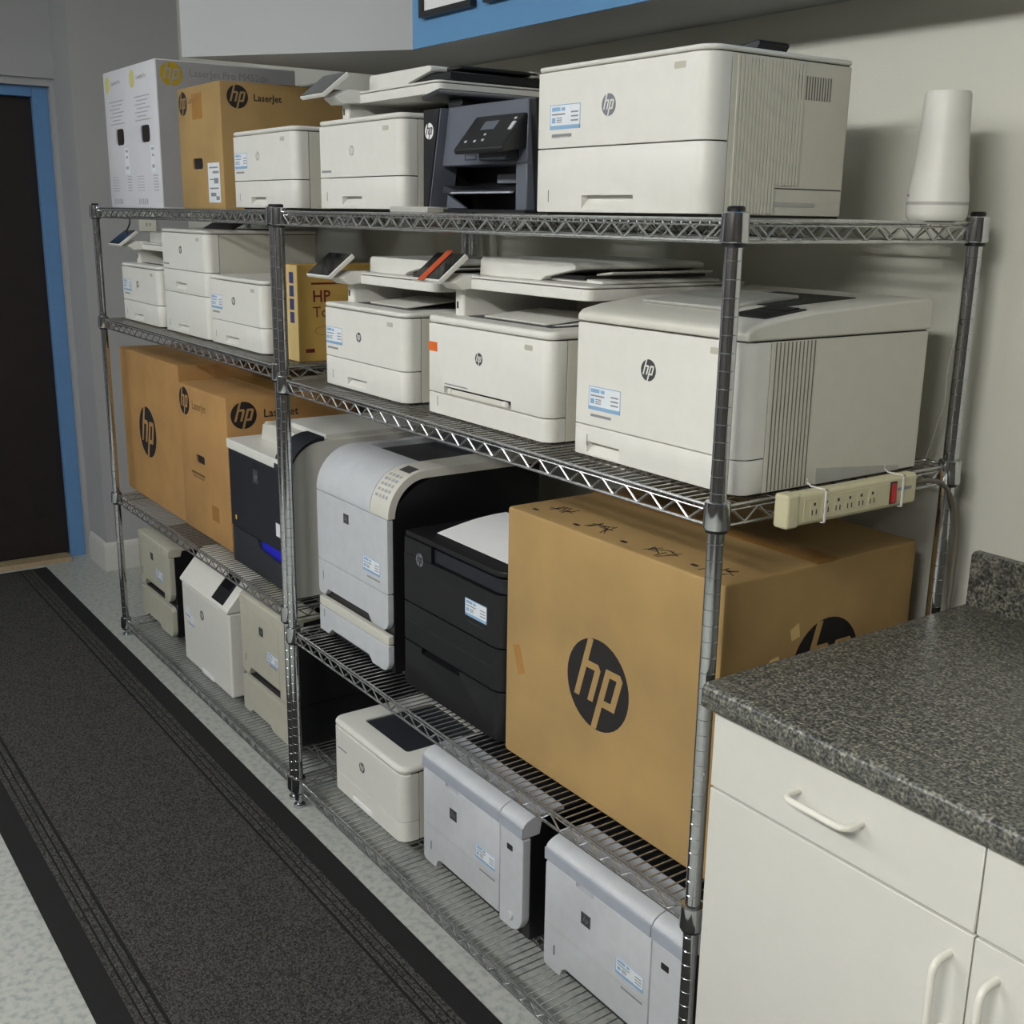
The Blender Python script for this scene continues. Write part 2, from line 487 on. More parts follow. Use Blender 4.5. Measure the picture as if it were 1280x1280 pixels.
def post_mesh():
    prof = [(0.006, 0.0), (0.016, 0.0), (0.016, 0.008), (0.007, 0.010), (0.007, 0.022), (0.0127, 0.022)]
    z = 0.04
    while z < 1.598:
        prof += [(0.0127, z - 0.0008), (0.0118, z + 0.0002), (0.0118, z + 0.0004), (0.0127, z + 0.0007)]
        z += I
    prof += [(0.0127, 1.604)]
    return G().lathe(prof, 28)
def shelf_parts(L, D):
    """frame wires, deck wires, inner support wires of one shelf; local origin at front-left post, z=0 deck top"""
    fr = G()
    zt, zm, zb = -0.0028, -0.010, -0.0325
    def edge(a, b, n):
        a, b = Vector(a), Vector(b)
        d = (b - a)
        u = d.normalized()
        a2, b2 = a + u * 0.016, b - u * 0.016
        for z, r in ((zt, 0.0028), (zb, 0.0028)):
            fr.tube([a2 + Vector((0, 0, z)), b2 + Vector((0, 0, z))], r, 8)
        fr.tube([a2 + u * 0.012 + Vector((0, 0, zm)), b2 - u * 0.012 + Vector((0, 0, zm))], 0.0016, 6)
        p = []
        a3, b3 = a + u * 0.03, b - u * 0.03
        for k in range(n):
            s0, s1, s2 = k / n, (k + 0.46) / n, (k + 0.54) / n
            p += [a3.lerp(b3, s0 + 0.04 / n) + Vector((0, 0, zm - 0.001)), a3.lerp(b3, s1) + Vector((0, 0, zb + 0.003)), a3.lerp(b3, s2) + Vector((0, 0, zb + 0.003)), a3.lerp(b3, s0 + 0.96 / n) + Vector((0, 0, zm - 0.001))]
        fr.tube(p, 0.0019, 6)
    n = round((L - 0.06) / 0.0585)
    edge((0, 0, 0), (L, 0, 0), n)
    edge((0, D, 0), (L, D, 0), n)
    m = round((D - 0.06) / 0.0585)
    edge((0, 0, 0), (0, D, 0), m)
    edge((L, 0, 0), (L, D, 0), m)
    dk = G()
    k = n * 3
    for i in range(k + 1):
        x = 0.03 + (L - 0.06) * i / k
        dk.tube([(x, 0.0005, zm), (x, 0.0005, -0.0016), (x, D - 0.0005, -0.0016), (x, D - 0.0005, zm)], 0.0016, 5)
    sp = G()
    for f in (0.24, 0.5, 0.76):
        y = D * f
        sp.tube([(0.0, y, -0.005), (L, y, -0.005)], 0.0022, 6)
        sp.tube([(0.0, y, -0.03), (L, y, -0.03)], 0.0022, 6)
        p = []
        for q in range(n):
            p += [(0.03 + (L - 0.06) * q / n, y, -0.006), (0.03 + (L - 0.06) * (q + 0.5) / n, y, -0.029)]
        sp.tube(p, 0.0016, 5)
    return fr, dk, sp
def shelving(label, x0, x1, y0, heights):
    L = x1 - x0
    t = thing('wire_shelving_unit', label, 'shelving', (x0, y0, 0), 'chrome wire shelving units')
    fr, dk, sp = shelf_parts(L, DEP)
    col = G().lathe([(0.0175, 0.0075), (0.0188, 0.0065), (0.0205, -0.031), (0.0198, -0.0335), (0.013, -0.0335)], 20)
    clip = G().lathe([(0.0165, -0.034), (0.0165, -0.039), (0.0135, -0.040)], 16)
    pm = None
    cs = [(0, 0), (L, 0), (L, DEP), (0, DEP)]
    for c in cs:
        if pm is None:
            o = obj('post', post_mesh(), CHROME, t, sharp=17)
            pm = o.data
            cap = obj('post_cap', G().lathe([(0.0122, 1.604), (0.0125, 1.609), (0.0105, 1.6115)], 16), BLACK, o)
            cm = cap.data
        else:
            o = bpy.data.objects.new('post', pm); COL.objects.link(o); o.parent = t
            cap = bpy.data.objects.new('post_cap', cm); COL.objects.link(cap); cap.parent = o
        o.location = (c[0], c[1], 0)
    first = None
    for h in heights:
        if first is None:
            s = obj('shelf', fr, ZINC, t)
            d = obj('deck_wires', dk, ZINC, s)
            e = obj('support_wires', sp, ZINC, s)
            k0 = obj('collar', col, CHROME, s)
            k1 = obj('collar_clip', clip, BLACK, s)
            first = (s.data, d.data, e.data, k0.data, k1.data)
            have = True
        else:
            s = bpy.data.objects.new('shelf', first[0]); COL.objects.link(s); s.parent = t
            d = bpy.data.objects.new('deck_wires', first[1]); COL.objects.link(d); d.parent = s
            e = bpy.data.objects.new('support_wires', first[2]); COL.objects.link(e); e.parent = s
            have = False
        d['kind'] = 'stuff'
        e['kind'] = 'stuff'
        s.location = (0, 0, h)
        for i, c in enumerate(cs):
            if not (have and i == 0):
                k0 = bpy.data.objects.new('collar', first[3]); COL.objects.link(k0); k0.parent = s
                k1 = bpy.data.objects.new('collar_clip', first[4]); COL.objects.link(k1); k1.parent = s
            k0.location = k1.location = (c[0], c[1], 0)
    return t
shelving('chrome wire shelving unit on the left, nearest the dark door', XA, XB, YL, HL)
shelving('chrome wire shelving unit on the right, beside the counter', XC, XD, 0.0, HR)

# ------------------------------------------------------------------ counter and cabinet
def counter():
    z1, z0 = 0.925, 0.887
    t = thing('countertop', 'dark speckled laminate countertop with backsplash over the white cabinets', 'countertop', (0.022, -0.032, z0))
    y1 = YB + 0.032
    L = 1.5
    r = 0.012
    pr = [(0, 0.006), (0.004, 0), (y1, 0), (y1, z1 - z0)]
    pr += [(r - r * math.sin(a), z1 - z0 - r + r * math.cos(a)) for a in [0.5 * PI * k / 6 for k in range(7)]]
    obj('slab', G().prism(pr, 0, L, 'x'), GRANITE, t)
    yb = y1 - 0.022
    pb = [(yb, z1 - z0), (y1, z1 - z0), (y1, z1 - z0 + 0.098), (yb + 0.006, z1 - z0 + 0.098), (yb, z1 - z0 + 0.092)]
    obj('backsplash', G().prism(pb, 0, L, 'x'), GRANITE, t)
    c = thing('base_cabinet', 'white base cabinet with two drawers and two doors under the countertop', 'cabinet', (0.03, 0.008, 0))
    W, H = 0.905, 0.8865
    obj('carcass', G().box(0.0, W, 0.0, 0.62, 0.1, H).box(0.0, W, 0.06, 0.62, 0.0, 0.1), CABW, c)
    half = W / 2
    def pull(p, x, z, vert):
        a = 0.054
        pts = []
        yy = 0.0
        rad = 0.016
        for k in range(5):
            t_ = 0.5 * PI * k / 4
            pts.append((-a + rad - rad * math.cos(t_), -0.018 - rad * math.sin(t_)))
        pts = [(-a, -0.018)] + pts
        pts += [(-q[0], q[1]) for q in reversed(pts)]
        pts = [(-a, -0.0175)] + pts + [(a, -0.0175)]
        P = [((x + u, v, z) if not vert else (x, v, z + u)) for u, v in pts]
        P = [((x - a, 0, z) if not vert else (x, 0, z - a))] + P + [((x + a, 0, z) if not vert else (x, 0, z + a))]
        g = G().tube(P, 0.0052, 12)
        o = obj('handle', g, CABH, p)
        o.location = (0, -0.0185, 0)
    for i in range(2):
        x0, x1 = i * half + 0.0012, (i + 1) * half - 0.0012
        d = obj('drawer', G().box(x0, x1, -0.0185, -0.0005, 0.757, H - 0.004), CABW, c, 0.0012, 1)
        pull(d, x0 + 0.222 if i == 0 else x0 + 0.222, 0.823, False)
        e = obj('door', G().box(x0, x1, -0.0185, -0.0005, 0.105, 0.7525), CABW, c, 0.0012, 1)
        pull(e, x1 - 0.028 if i == 0 else x0 + 0.034, 0.66, True)
counter()

# ------------------------------------------------------------------ floor mat
def floor_mat_runner():
    t = thing('floor_mat', 'long charcoal carpet runner with black rubber edges on the floor', 'mat', (-4.14, -0.715, 0.0))
    L, W = 4.7, 0.68
    obj('rubber_base', G().box(0, L, 0, W, 0.0005, 0.004), RUBBER, t, 0.002, 1)
    obj('carpet', G().box(0.03, L - 0.03, 0.125, W - 0.125, 0.004, 0.0085), CARPET, t, 0.002, 1)
    for y in (0.064, 0.083, 0.102):
        obj('rib', G().box(0.03, L - 0.03, y, y + 0.0155, 0.004, 0.008), CARPET, t, 0.002, 1)
        obj('rib', G().box(0.03, L - 0.03, W - y - 0.0155, W - y, 0.004, 0.008), CARPET, t, 0.002, 1)
floor_mat_runner()

# ------------------------------------------------------------------ cartons
def carton(label, loc, w, d, h, m, side=None, group='cardboard boxes', bev=0.004, holes=()):
    t = thing('cardboard_box', label, 'box', loc, group)
    b = obj('carton', G().box(0, w, 0, d, 0, h), m, t, bev, 2)
    if holes:
        g = G()
        for (u0, u1, v0, v1) in holes:
            g.prism(rr(u0, u1, v0, v1, min(v1 - v0, u1 - u0) * 0.3, 4), -0.02, 0.045, 'y')
        cut(b, g)
        for (u0, u1, v0, v1) in holes:
            obj('hole_shade_plate', G().box(u0 - 0.002, u1 + 0.002, 0.005, 0.007, v0 - 0.002, v1 + 0.002), HOLE, t)  # dark plate close behind the opening, stands in for the unlit inside
    return t
def top_seam(t, w, d, h, m):
    obj('flap_seam', G().box(0.002, w - 0.002, d / 2 - 0.001, d / 2 + 0.001, h, h + 0.0004), INKB, t)
    obj('tape', G().box(0.0, w, d / 2 - 0.03, d / 2 + 0.03, h + 0.0004, h + 0.0007), m, t)

def boxes():
    # white carton, top shelf
    w, d, h = 0.545, 0.47, 0.447
    hs = [(0.105, 0.195, 0.205, 0.258), (0.37, 0.462, 0.205, 0.258)]
    t = carton('tall white printed carton at the far left end of the top shelf', (-3.10, 0.07, HL[0]), w, d, h, WBOX, holes=hs)
    S = ('S', w)
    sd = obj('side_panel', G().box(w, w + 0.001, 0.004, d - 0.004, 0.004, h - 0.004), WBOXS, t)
    logo(t, ('S', w + 0.001), 0.050, 0.405, 0.036, GOLD, WBOXS)
    text('box_lettering', 'LaserJet Pro M452dn', t, ('S', w + 0.001), 0.108, 0.402, 0.031, INKG)
    for k in range(16):
        decal('small_print', [rect(0.09, 0.11 + 0.012 * (k % 3), 0.30 - 0.016 * k, 0.304 - 0.016 * k)], INKG, t, ('S', w + 0.001))
    F = ('F', 0.0)
    for x in (0.0, 0.268):
        n = 24
        decal('printed_dot', [[(x + 0.046 + 0.026 * math.cos(2 * PI * k / n), 0.405 + 0.028 * math.sin(2 * PI * k / n)) for k in range(n)]], GOLDL, t, F)
        text('box_lettering', 'LaserJet Pro', t, F, x + 0.09, 0.40, 0.02, INKL)
        P = []
        for k in range(7):
            P.append(rect(x + 0.06 + 0.02 * (k % 2), x + 0.21 - 0.02 * (k % 3), 0.345 - 0.012 * k, 0.348 - 0.012 * k))
        for k in range(6):
            P.append(rect(x + 0.04, x + 0.11, 0.10 - 0.009 * k, 0.102 - 0.009 * k))
            P.append(rect(x + 0.205, x + 0.25, 0.10 - 0.009 * k, 0.103 - 0.009 * k))
        decal('small_print', P, INKL, t, F)
        P = []
        for k in range(5):
            P.append(rect(x + 0.045 + 0.02 * k, x + 0.055 + 0.02 * k, 0.012, 0.03))
        decal('handling_marks', P, INKL, t, F)
        decal('shipping_label', [rect(x + 0.19, x + 0.235, 0.11, 0.195)], LABEL, t, F)
        decal('label_print', [rect(x + 0.2, x + 0.227, 0.18, 0.187), rect(x + 0.205, x + 0.225, 0.16, 0.168), rect(x + 0.2, x + 0.225, 0.125, 0.135)], INKL, t, F, 0.0006)
    # brown carton, top shelf
    w, d, h = 0.34, 0.42, 0.342
    t = carton('brown cardboard carton with shipping label on the top shelf beside the tall white carton', (-2.372, 0.07, HL[0]), w, d, h, CARD, holes=[(0.105, 0.185, 0.112, 0.142)])
    logo(t, ('F', 0), 0.046, 0.298, 0.033, INK, CARD)
    text('box_lettering', 'LaserJet', t, ('F', 0), 0.09, 0.296, 0.025, INKB)
    decal('old_tape', [rect(0.12, 0.2, 0.25, 0.32)], TAPE, t, ('F', 0), 0.0, 0.0003)
    decal('shipping_label', [rect(0.223, 0.312, 0.018, 0.127)], LABEL, t, ('F', 0))
    decal('label_print', [rect(0.235, 0.30, 0.112, 0.116), rect(0.26, 0.305, 0.098, 0.104), rect(0.235, 0.27, 0.08, 0.083), rect(0.27, 0.3, 0.07, 0.085),
                          rect(0.235, 0.3, 0.055, 0.059), rect(0.24, 0.28, 0.035, 0.045), rect(0.28, 0.305, 0.025, 0.035)], INKG, t, ('F', 0), 0.0006)
    logo(t, ('S', w), 0.05, 0.302, 0.031, INK, CARD)
    text('box_lettering', 'LaserJet', t, ('S', w), 0.097, 0.294, 0.026, INK, bold=0.0004)
    top_seam(t, w, d, h, TAPE)
    # two cartons on the left unit, middle shelf
    w, d, h = 0.632, 0.44, 0.535
    t = carton('large brown cardboard carton with a big round logo, left end of the middle shelf', (-3.188, 0.085, HL[2]), w, d, h, CARD2)
    logo(t, ('F', 0), 0.278, 0.256, 0.092, INK, CARD2)
    top_seam(t, w, d, h, TAPE)
    w, d, h = 0.418, 0.44, 0.484
    t = carton('brown cardboard carton with a small logo and hand hole, right of the bigger carton', (-2.553, 0.082, HL[2]), w, d, h, CARD2, holes=[(0.14, 0.215, 0.238, 0.266)])
    logo(t, ('F', 0), 0.055, 0.428, 0.046, INK, CARD2)
    text('box_lettering', 'LaserJet', t, ('F', 0), 0.125, 0.412, 0.04, INKB, sx=0.95)
    decal('small_print', [rect(0.09, 0.21, 0.196, 0.204), rect(0.10, 0.2, 0.186, 0.190)], INKB, t, ('F', 0))
    decal('old_tape', [rect(0.26, 0.32, 0.07, 0.12)], TAPE, t, ('F', 0), 0.0, 0.0003)
    logo(t, ('S', w), 0.056, 0.428, 0.042, INK, CARD2)
    text('box_lettering', 'LaserJet', t, ('S', w), 0.12, 0.417, 0.036, INK, bold=0.0004)
    top_seam(t, w, d, h, TAPE)
    # toner box
    w, d, h = 0.068, 0.33, 0.25
    t = carton('slim yellow-tan toner carton standing at the right end of the left unit', (-1.677, 0.088, HL[1]), w, d, h, CARDY)
    obj('front_panel', G().box(0.001, w - 0.001, -0.001, 0.0, 0.002, h - 0.002), CARDL, t)
    decal('printed_strip', [rect(0.02, 0.045, 0.10 + 0.034 * k, 0.128 + 0.034 * k) for k in range(4)], BLUEI, t, ('F', -0.001))
    text('box_lettering', 'HP', t, ('S', w), 0.04, 0.155, 0.042, REDI, bold=0.0006)
    text('box_lettering', 'Toner', t, ('S', w), 0.04, 0.115, 0.04, REDI)
    decal('printed_bar', [rect(0.038, 0.16, 0.199, 0.204)], REDI, t, ('S', w))
    decal('printed_bar', [rect(0.018, 0.043, 0.024, 0.034)], REDI, t, ('S', w))
    n = 28
    ring = []
    for k in range(n):
        a, b = 2 * PI * k / n, 2 * PI * (k + 1) / n
        ring.append([(0.075 + 0.03 * math.cos(a), 0.08 + 0.012 * math.sin(a)), (0.075 + 0.03 * math.cos(b), 0.08 + 0.012 * math.sin(b)), (0.075 + 0.028 * math.cos(b), 0.08 + 0.0105 * math.sin(b)), (0.075 + 0.028 * math.cos(a), 0.08 + 0.0105 * math.sin(a))])
    decal('printed_outline', ring, TAPE, t, ('S', w))
    # big carton by the counter
    w, d, h = 0.592, 0.485, 0.522
    t = carton('biggest brown cardboard carton with a large black logo, beside the counter', (-0.632, 0.07, HR[2]), w, d, h, CARD, bev=0.007)
    logo(t, ('F', 0), 0.292, 0.247, 0.0875, INK, CARD)
    logo(t, ('S', w), 0.255, 0.335, 0.085, INK, CARD)
    decal('old_tape', [[(0.046, 0.182), (0.068, 0.192), (0.048, 0.247), (0.027, 0.24)]], TAPE, t, ('F', 0), 0.0, 0.0003)
    for tp in ([(0.11, 0.36), (0.14, 0.365), (0.135, 0.375), (0.115, 0.372)], [(0.165, 0.395), (0.185, 0.40), (0.18, 0.425), (0.16, 0.415)]):
        decal('torn_patch', [tp], CARDL, t, ('S', w), 0.0, 0.0003)
    for (cx, cy) in ((0.09, 0.075), (0.225, 0.05), (0.40, 0.04), (0.53, 0.045)):
        P = []
        for k in range(11):
            a = random.uniform(0, PI)
            r_ = random.uniform(0.008, 0.02)
            x, y = cx + random.uniform(-.025, .025), cy + random.uniform(-.012, .018)
            dx, dy = r_ * math.cos(a), r_ * math.sin(a)
            nx, ny = -0.0011 * math.sin(a), 0.0011 * math.cos(a)
            P.append([(x - dx - nx, y - dy - ny), (x + dx - nx, y + dy - ny), (x + dx + nx, y + dy + ny), (x - dx + nx, y - dy + ny)])
        decal('ink_scribble', P, INK, t, ('T', h), 0.0, 0.0004)
    for (cx, cy) in ((0.053, 0.03), (0.184, 0.027), (0.318, 0.027), (0.487, 0.035)):
        decal('staple_mark', [rr(cx - 0.008, cx + 0.008, cy - 0.004, cy + 0.004, 0.003, 3)], INK, t, ('T', h), 0.0, 0.0004)
    top_seam(t, w, d, h, TAPE)
boxes()

# ------------------------------------------------------------------ printers
GP = 'white laser printers on the shelves'
def scoop(z0, z1, depth=0.016):
    """(y,z) outline of a finger recess"""
    return [(-0.01, z1), (depth, z1), (depth * 0.8, z1 - (z1 - z0) * 0.35), (-0.0005, z0), (-0.01, z0)]

def laser(name, label, loc, w, d, h, seams, lid=0.012, fd=0.042, fr=0.024, m=WHITE, ms=SIDEW, handles=(), cat='printer', group=GP,
          logo_at=None, lr=0.0115, disc=LOGOG, let=WHITE, stick=None, lidm=None, parts=('paper_tray', 'front_door'), toplid=True, button=True):
    """box shaped laser printer: stacked front panels with rounded corners, side housing, top cover"""
    t = thing(name, label, cat, loc, group)
    zs = [0.004] + list(seams) + [h - lid]
    g = 0.0009
    obj('seam_filler', G().prism(rr(0.004, w - 0.004, 0.022, d - 0.004, 0.004), 0.0, h - lid + 0.001), SEAM, t)  # dark filler within the shell, its colour gives the seams their shade
    fronts = []
    for i in range(len(zs) - 1):
        nm = parts[min(i, len(parts) - 1)] if i < len(zs) - 2 else 'front_door'
        o = obj(nm, G().prism(rr(0, w, 0, fd, (0.006, fr, 0, 0), 8), zs[i] + g, zs[i + 1] - g), m, t, 0.0015, 2)
        for (a, b, z0, z1) in handles:
            if zs[i] < z0 < zs[i + 1]:
                cut(o, G().prism(scoop(z0, z1), a, b, 'x'))
                obj('finger_recess', G().box(a - .001, b + .001, 0.0155, 0.018, z0, z1 + .001), SHADEG, o)
        fronts.append(o)
    obj('side_housing', G().prism(rr(0.0005, w - 0.0005, fd + 0.0016, d, (0, 0, 0.008, 0.008), 4), 0.004, h - lid - g), ms, t, 0.0015, 2)
    if toplid:
        obj('top_cover', G().prism(rr(0.0005, w - 0.0005, 0.0005, d, (0.007, fr, 0.008, 0.008), 8), h - lid + g, h), lidm or m, t, min(0.006, lid * 0.45), 3)
    if logo_at:
        logo(t, ('F', 0), logo_at[0], logo_at[1], lr, disc, let)
    if stick:
        sticker(t, ('F', 0), stick[0], stick[1])
        decal('model_name', [rect(stick[0] + 0.006, stick[0] + 0.06, stick[1] - 0.052, stick[1] - 0.0475)], INKG, t, ('F', 0), 0.0, 0.0003)
    if button:
        decal('power_button', [rr(w - 0.075, w - 0.05, h - lid - 0.022, h - lid - 0.012, 0.002, 2)], BEIGE, t, ('F', 0), 0.0, 0.0004)
    decal('level_gauge', [rect(0.036, 0.0375, 0.022, 0.042)], SEAM, t, ('F', 0), 0.0, 0.0002)
    return t

def scanner_top(t, w, h, zs, zt, sx0, sx1, sy0, sy1, dark_tray=False, tape=False, m=WHITE, ms=SIDEW, px0=-0.037, px1=0.083):
    """copier upper part: support walls, scanner bed, sheet feeder, tilted touch screen"""
    # supports
    obj('left_support', G().prism(rr(0.03, 0.062, 0.045, sy1 - 0.02, 0.008, 4), h, zs), m, t, 0.001, 1)
    obj('right_support', G().prism(rr(w - 0.035, w - 0.002, 0.19, sy1 - 0.02, 0.006, 4), h, zs), m, t, 0.001, 1)
    obj('rear_support', G().box(0.06, w - 0.03, sy1 - 0.10, sy1 - 0.03, h, zs), ms, t)
    decal('usb_port', [rect(0.040, 0.046, h + 0.014, h + 0.028)], SEAM, t, ('F', 0.045))
    # output bin
    obj('output_bin', G().box(0.075, w - 0.06, 0.05, sy1 - 0.11, h - 0.001, h + 0.0012), DARK, t)
    obj('paper_stop', G().prism([(0.06, h + 0.001), (0.20, h + 0.013), (0.20, h + 0.016), (0.058, h + 0.005)], 0.12, w - 0.09, 'x'), m, t, 0.001, 1)
    # scanner bed
    zb = zs + (zt - zs) * 0.42
    obj('scanner_bed', G().prism(rr(sx0, sx1, sy0, sy1, 0.018, 6), zs, zb - 0.006), m, t, 0.003, 2)
    obj('scanner_lid', G().prism(rr(sx0 + 0.001, sx1 - 0.001, sy0 + 0.001, sy1, 0.018, 6), zb - 0.0045, zb), m, t, 0.002, 2)
    # feeder
    x0, x1 = sx0 + 0.075, sx1 - 0.045
    prof = [(x0, zb), (x0 + 0.002, zt - 0.006), (x0 + 0.01, zt), (x1 - 0.04, zt), (x1 - 0.028, zt - 0.004), (x1 - 0.03, zt - 0.012), (x1 - 0.12, zb + 0.008), (x1 - 0.135, zb)]
    obj('sheet_feeder', G().prism(prof, sy0 + 0.03, sy1 - 0.05, 'y'), m, t, 0.003, 2)
    obj('feeder_tray', G().prism([(x1 - 0.13, zb + 0.001), (sx1 - 0.02, zb + 0.001), (sx1 - 0.02, zb + 0.006), (x1 - 0.11, zb + 0.012)], sy0 + 0.05, sy1 - 0.06, 'y'), BLACK if not tape else m, t, 0.001, 1)
    if not dark_tray:
        obj('input_slot', G().box(x1 - 0.128, x1 - 0.02, sy0 + 0.045, sy1 - 0.055, zb + 0.006, zb + 0.0135), BLACK, t)
        obj('input_flap', G().prism([(x1 - 0.03, zb + 0.012), (sx1 - 0.03, zb + 0.018), (sx1 - 0.028, zb + 0.022), (x1 - 0.03, zb + 0.017)], sy0 + 0.08, sy1 - 0.07, 'y'), m, t, 0.001, 1)
    else:
        obj('input_flap', G().box(sx1 - 0.16, sx1 - 0.012, sy0 + 0.04, sy1 - 0.03, zb + 0.003, zb + 0.02), BLACK, t, 0.002, 1)
        obj('paper_guide', G().box(sx1 - 0.20, sx1 - 0.02, sy0 + 0.07, sy1 - 0.07, zb + 0.026, zb + 0.034), BLACK, t, 0.002, 1)
        obj('guide_knob', G().box(sx1 - 0.05, sx1 - 0.02, sy1 - 0.09, sy1 - 0.06, zb + 0.022, zb + 0.036), SHADEG, t, 0.002, 1)
    # tilted control panel: profile in (y,z)
    zl, zh = zs + 0.017, zt + 0.006
    y0, y1 = -0.03, 0.035
    ln = math.hypot(y1 - y0, zh - zl)
    ny, nz = -(zh - zl) / ln, (y1 - y0) / ln
    th = 0.012
    P = [(y0, zl), (y1, zh), (y1 - ny * th, zh - nz * th), (y0 - ny * th, zl - nz * th * 0.8)]
    obj('control_panel', G().prism(P, px0, px1, 'x'), m, t, 0.003, 2)
    e = 0.0012
    Q = [(y0 + 0.003 + ny * 0, zl + 0.002), (y1 - 0.002, zh - 0.002), (y1 - 0.002 + ny * e, zh - 0.002 + nz * e), (y0 + 0.003 + ny * e, zl + 0.002 + nz * e)]
    s = obj('touch_screen', G().prism(Q, px0 + 0.004, px1 - 0.004, 'x'), GLASS, t)
    obj('panel_arm', G().prism([(0.0, zl - 0.004), (0.03, zl + 0.012), (sy0 + 0.02, zl + 0.012), (sy0 + 0.02, zs + 0.002), (0.02, zs - 0.002)], px0 + 0.06, px1 + 0.01, 'x'), m, t, 0.003, 2)
    if tape:
        e2 = 0.0022
        Q = [(y0 - 0.004 + ny * e, zl - 0.003 + nz * e), (y1 + 0.004 + ny * e, zh + 0.003 + nz * e), (y1 + 0.004 + ny * e2, zh + 0.003 + nz * e2), (y0 - 0.004 + ny * e2, zl - 0.003 + nz * e2)]
        obj('tape_strip', G().prism(Q, px0 + 0.035, px0 + 0.058, 'x'), REDT, t)

M4 = dict(w=0.381, d=0.36, h=0.2, seams=[0.073], handles=[(0.112, 0.208, 0.012, 0.032)])
def white_printers():
    # top shelf
    laser('laser_printer', 'small white laser printer on the top shelf in front of the brown carton', (-1.93, 0.06, HL[0]), **M4, logo_at=(0.163, 0.134), disc=SHADEG, stick=(0.01, 0.145))
    t = laser('multifunction_printer', 'white copier on the top shelf with a black paper guide on its feeder', (-1.405, 0.06, HL[0]), **M4, logo_at=(0.162, 0.13), disc=SHADEG, group='white copiers on the shelves')
    scanner_top(t, 0.381, 0.2, 0.237, 0.30, 0.005, 0.43, 0.06, 0.40, dark_tray=True)
    decal('model_name', [rect(0.012, 0.06, 0.085, 0.090)], INKG, t, ('F', 0), 0.0, 0.0003)
    # shelf two, left unit
    t = laser('multifunction_printer', 'white copier at the left end of the second shelf, nearest the end wall', (-3.003, 0.06, HL[1]), **M4, logo_at=(0.168, 0.133), stick=(0.016, 0.146), group='white copiers on the shelves')
    scanner_top(t, 0.381, 0.2, 0.245, 0.305, 0.005, 0.425, 0.05, 0.38, m=WHITE)
    t = laser('laser_printer', 'tall white laser printer with an extra paper tray, between copier and small printer', (-2.56, 0.06, HL[1]), w=0.381, d=0.36, h=0.325, seams=[0.13, 0.201],
              handles=[(0.112, 0.208, 0.014, 0.032), (0.112, 0.208, 0.143, 0.162)], logo_at=(0.17, 0.262), parts=('extra_tray', 'paper_tray'))
    decal('model_name', [rect(0.012, 0.06, 0.214, 0.219)], INKG, t, ('F', 0), 0.0, 0.0003)
    obj('output_flap', G().prism([(0.10, 0.3255), (0.14, 0.348), (0.33, 0.352), (0.33, 0.346), (0.145, 0.342), (0.11, 0.3255)], 0.10, 0.33, 'x'), BLACK, t, 0.001, 1)
    laser('laser_printer', 'small white laser printer on the second shelf beside the shelf posts', (-2.158, 0.06, HL[1]), **M4, logo_at=(0.18, 0.134), stick=(0.012, 0.145))
    # shelf two, right unit
    t = laser('multifunction_printer', 'white copier beside the toner carton with a sticker on its front', (-1.378, 0.05, HR[1]), **M4, logo_at=(0.172, 0.13), stick=(0.006, 0.143), group='white copiers on the shelves')
    scanner_top(t, 0.381, 0.2, 0.245, 0.308, 0.005, 0.425, 0.05, 0.40)
    t = laser('multifunction_printer', 'wide white copier with orange tape across its touch screen', (-0.898, 0.05, HR[1]), 0.416, 0.38, 0.206, [0.049], lid=0.016, logo_at=(0.19, 0.134), lr=0.0125, group='white copiers on the shelves')
    scanner_top(t, 0.416, 0.206, 0.262, 0.325, 0.01, 0.47, 0.04, 0.44, tape=True, px0=-0.02, px1=0.09)
    decal('orange_sticker', [rect(0.002, 0.036, 0.133, 0.152)], ORANGE, t, ('F', 0))
    decal('model_name', [rect(0.064, 0.15, 0.070, 0.0725)], INKG, t, ('F', 0), 0, 0.0003)
    dr = [c for c in t.children if c.name.startswith('front_door')][0]
    cut(dr, G().box(0.062, 0.30, -0.01, 0.02, 0.051, 0.066))
    s = obj('bypass_slot', G().box(0.062, 0.30, 0.014, 0.018, 0.0505, 0.067), SEAM, t)
    obj('bypass_flap', G().prism([(0.002, 0.0515), (0.012, 0.0515), (0.006, 0.062), (0.003, 0.060)], 0.07, 0.285, 'x'), WHITE2, t, 0.001, 1)
    for x in (0.075, 0.27):
        obj('paper_guide', G().box(x, x + 0.012, 0.0, 0.006, 0.052, 0.0625), WHITE, t, 0.001, 1)
    obj('paper_sheet', G().prism([(0.075, 0.2063), (0.27, 0.2135), (0.27, 0.2145), (0.075, 0.2073)], 0.12, 0.34, 'x'), PAPER, t)
    # colour printer at the right end
    t = laser('laser_printer', 'big white laser printer with slatted side vents, right end of the second shelf', (-0.404, 0.05, HR[1]), 0.396, 0.43, 0.236, [0.058], lid=0.003, fd=0.05, logo_at=(0.186, 0.17), lr=0.0175,
              stick=(0.038, 0.127), handles=[(0.036, 0.122, 0.008, 0.030)], toplid=False)
    prof = [(0.0, 0.2345), (0.0, 0.246), (0.01, 0.254), (0.05, 0.262), (0.14, 0.272), (0.30, 0.28), (0.42, 0.285), (0.43, 0.28), (0.43, 0.2345)]
    obj('top_cover', G().prism(prof, 0.0, 0.396, 'x'), WHITE2, t, 0.004, 3)
    obj('output_bin', G().prism([(0.16, 0.2738), (0.34, 0.2822), (0.34, 0.2832), (0.16, 0.2748)], 0.14, 0.31, 'x'), BLACK, t)
    obj('paper_stop', G().prism([(0.085, 0.266), (0.20, 0.2755), (0.26, 0.279), (0.26, 0.286), (0.19, 0.283), (0.083, 0.272)], 0.07, 0.26, 'x'), SHADEG, t, 0.002, 1)
